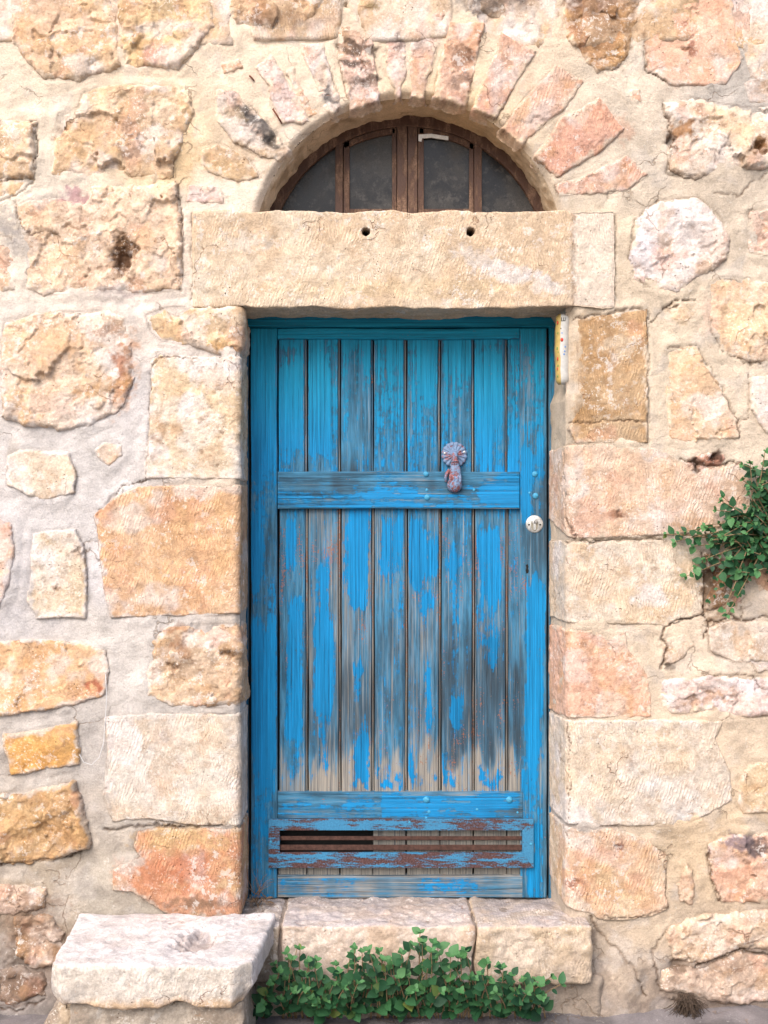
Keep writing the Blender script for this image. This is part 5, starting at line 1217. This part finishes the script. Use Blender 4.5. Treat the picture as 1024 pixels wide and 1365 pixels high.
def env(px):  # top outline of the low plants
    pts = [(352,1300),(375,1268),(385,1254),(402,1268),(430,1290),(455,1278),(470,1262),(497,1264),(520,1272),(545,1252),(565,1244),(580,1256),(600,1275),(625,1272),(650,1285),(700,1302),(730,1322),(760,1340)]
    for (a, b_), (c_, d_) in zip(pts[:-1], pts[1:]):
        if a <= px <= c_: return b_+(d_-b_)*(px-a)/(c_-a)
    return 1330
def low_stems(x0, x1, n):
    S = []
    for i in range(n):
        px = x0+(x1-x0)*(i+rnd.random())/n; dep = rnd.choice([0, 1, 2]); yb = -0.10; yt = -0.13-0.07*rnd.random()-0.03*dep
        top = env(px); py = top-5+(1352-top)*(rnd.random()**1.3)*0.85
        bxp = px+rnd.uniform(-22, 22)
        S.append(((X(bxp, yb), yb, 0.012), (X(px, yt), yt, max(Z(py, yt), 0.03)), (rnd.uniform(-.02,.02), -0.03, rnd.uniform(.01,.04))))
    return S
plant('pellitory_plant', 'low leafy green weed beside the right end of the stone bench', 'plant', (X(410), -0.1, 0), low_stems(350, 445, 28), rnd, 30, 0.043, 'green weeds along the foot of the step')
plant('pellitory_plant', 'tallest leafy green weed, in the middle of the row below the door step', 'plant', (X(530), -0.1, 0), low_stems(445, 612, 50), rnd, 30, 0.045, 'green weeds along the foot of the step')
S = low_stems(610, 725, 28); S.append(((X(690,-.1), -.1, .03), (X(748,-.15), -.15, Z(1312,-.15)), (0, -.02, .02))); S.append(((X(680,-.1), -.1, .03), (X(735,-.15), -.15, Z(1302,-.15)), (0.01, -.02, .03)))
plant('pellitory_plant', 'leafy green weed trailing a bare twig to the right below the door step', 'plant', (X(665), -0.1, 0), S, rnd, 30, 0.043, 'green weeds along the foot of the step')
# wall plant on the right
S = []
root_px = (1012, 712)
tips = [(888,712),(900,722),(915,708),(925,728),(905,712),(940,700),(955,680),(962,668),(950,720),(915,768),(928,755),(945,800),(965,812),(955,770),(985,790),(1000,770),(975,745),(960,740),(940,745),(1020,602),(1012,630),(1000,618),(990,640),(998,660),(1018,650),
        (1005,680),(975,690),(970,705),(985,700),(990,720),(1000,735),(1015,745),(1030,690),(1045,640),(1040,720),(1050,670),(1060,700),(1055,740),(1030,760),(1020,700),(1008,700),(995,690),(978,722),(1025,620),(1035,655),(1018,675),(962,715),(935,716),(1024,735),(985,760),(1010,760),(995,710),(1004,722),(1016,716)]
for i, (tx, ty) in enumerate(tips + [(tx+rnd.uniform(-12,12), ty+rnd.uniform(-10,10)) for tx, ty in tips if tx > 955 and rnd.random() < .6]):
    rx = root_px[0]+rnd.uniform(-14, 26); ry = root_px[1]+rnd.uniform(-22, 22)
    if tx > 970 and rnd.random() < .5: rx, ry = tx+rnd.uniform(5,30), ty+rnd.uniform(-5,40)
    yt = -0.02-0.05*rnd.random() - (0.02 if tx > 960 else 0)
    S.append(((X(rx), 0.0, Z(ry)), (X(tx, yt), yt, Z(ty, yt)), (0.0, -0.035, 0.02*(1 if ty < 715 else 0.5))))
plant('wall_plant', 'bushy green weed rooted in a crack of the wall, spilling left over the pale stones', 'plant', (X(1012), 0.0, Z(712)), S, rnd, 40, 0.036)

# ------------------------------------------------------------------ small leavings
M_STR = plain('white_cord', (0.6,0.6,0.6), 0.6, 0.1, 200)
b = bmesh.new(); yy_ = -0.012
pp = [(142,898),(143,930),(141,965),(139,990),(134,1008),(124,1018),(113,1015),(107,1005)]
tube(b, [(X(p), yy_+0.004*math.sin(i), Z(q)) for i, (p, q) in enumerate(pp)], .0010, 6)
tag(bm_obj('cord', b, M_STR, None), 'thin white cord hanging in a loop on the grey mortar beside the yellow stone', 'cord')
M_ROOT = plain('dark_root', (0.065, 0.045, 0.032), 0.95, 0.4, 120)
def twigs(name, label, cat, c0, n, spread, up, seed_):
    r = random.Random(seed_); root = thing(name, label, cat, c0)
    b = bmesh.new()
    for i in range(n):
        p = Vector(c0)+Vector((r.uniform(-1,1)*spread*.5, r.uniform(-.3,.3)*spread, r.uniform(0,.3)*up)); pts = [p.copy()]
        d = Vector((r.uniform(-1,1)*.6, r.uniform(-.6,.1), r.uniform(-1,1) if up > 0 else -1.2))
        for k in range(6):
            d = (d+Vector((r.uniform(-.5,.5), r.uniform(-.3,.3), r.uniform(-.5,.5)))).normalized(); pts.append(pts[-1]+d*spread*(.35 if up > 0 else .26))
        tube(b, pts, [(.0013 if up > 0 else .0018)*(1-.1*k) for k in range(7)], 4)
    bm_obj('twigs', b, M_DRY if up > 0 else M_ROOT, root)
    return root
twigs('dry_tuft', 'dark tuft of dry roots hanging at the foot of the wall on the right', 'dry roots', (X(912), -0.03, Z(1320)), 130, 0.050, -.03, 3)
t_ = twigs('dry_tuft', 'small tangle of dry stalks and leaves at the bottom left corner of the blue door', 'dry stalks', (X(345,.14), 0.14, STZ+0.015), 26, 0.045, .06, 4)
for i in range(5):
    o = bpy.data.objects.new('dead_leaf', LV[i][0].copy()); o.data.materials.clear(); o.data.materials.append(M_DRY); C.objects.link(o); o.parent = t_
    o.matrix_local = leaf_matrix(Vector((rnd.uniform(-.04,.05), rnd.uniform(-.02,.02), rnd.uniform(-.01,.01))), Vector((rnd.uniform(-1,1), rnd.uniform(-1,0), rnd.uniform(0,.6))).normalized(), Vector((0,0,1)), .028)
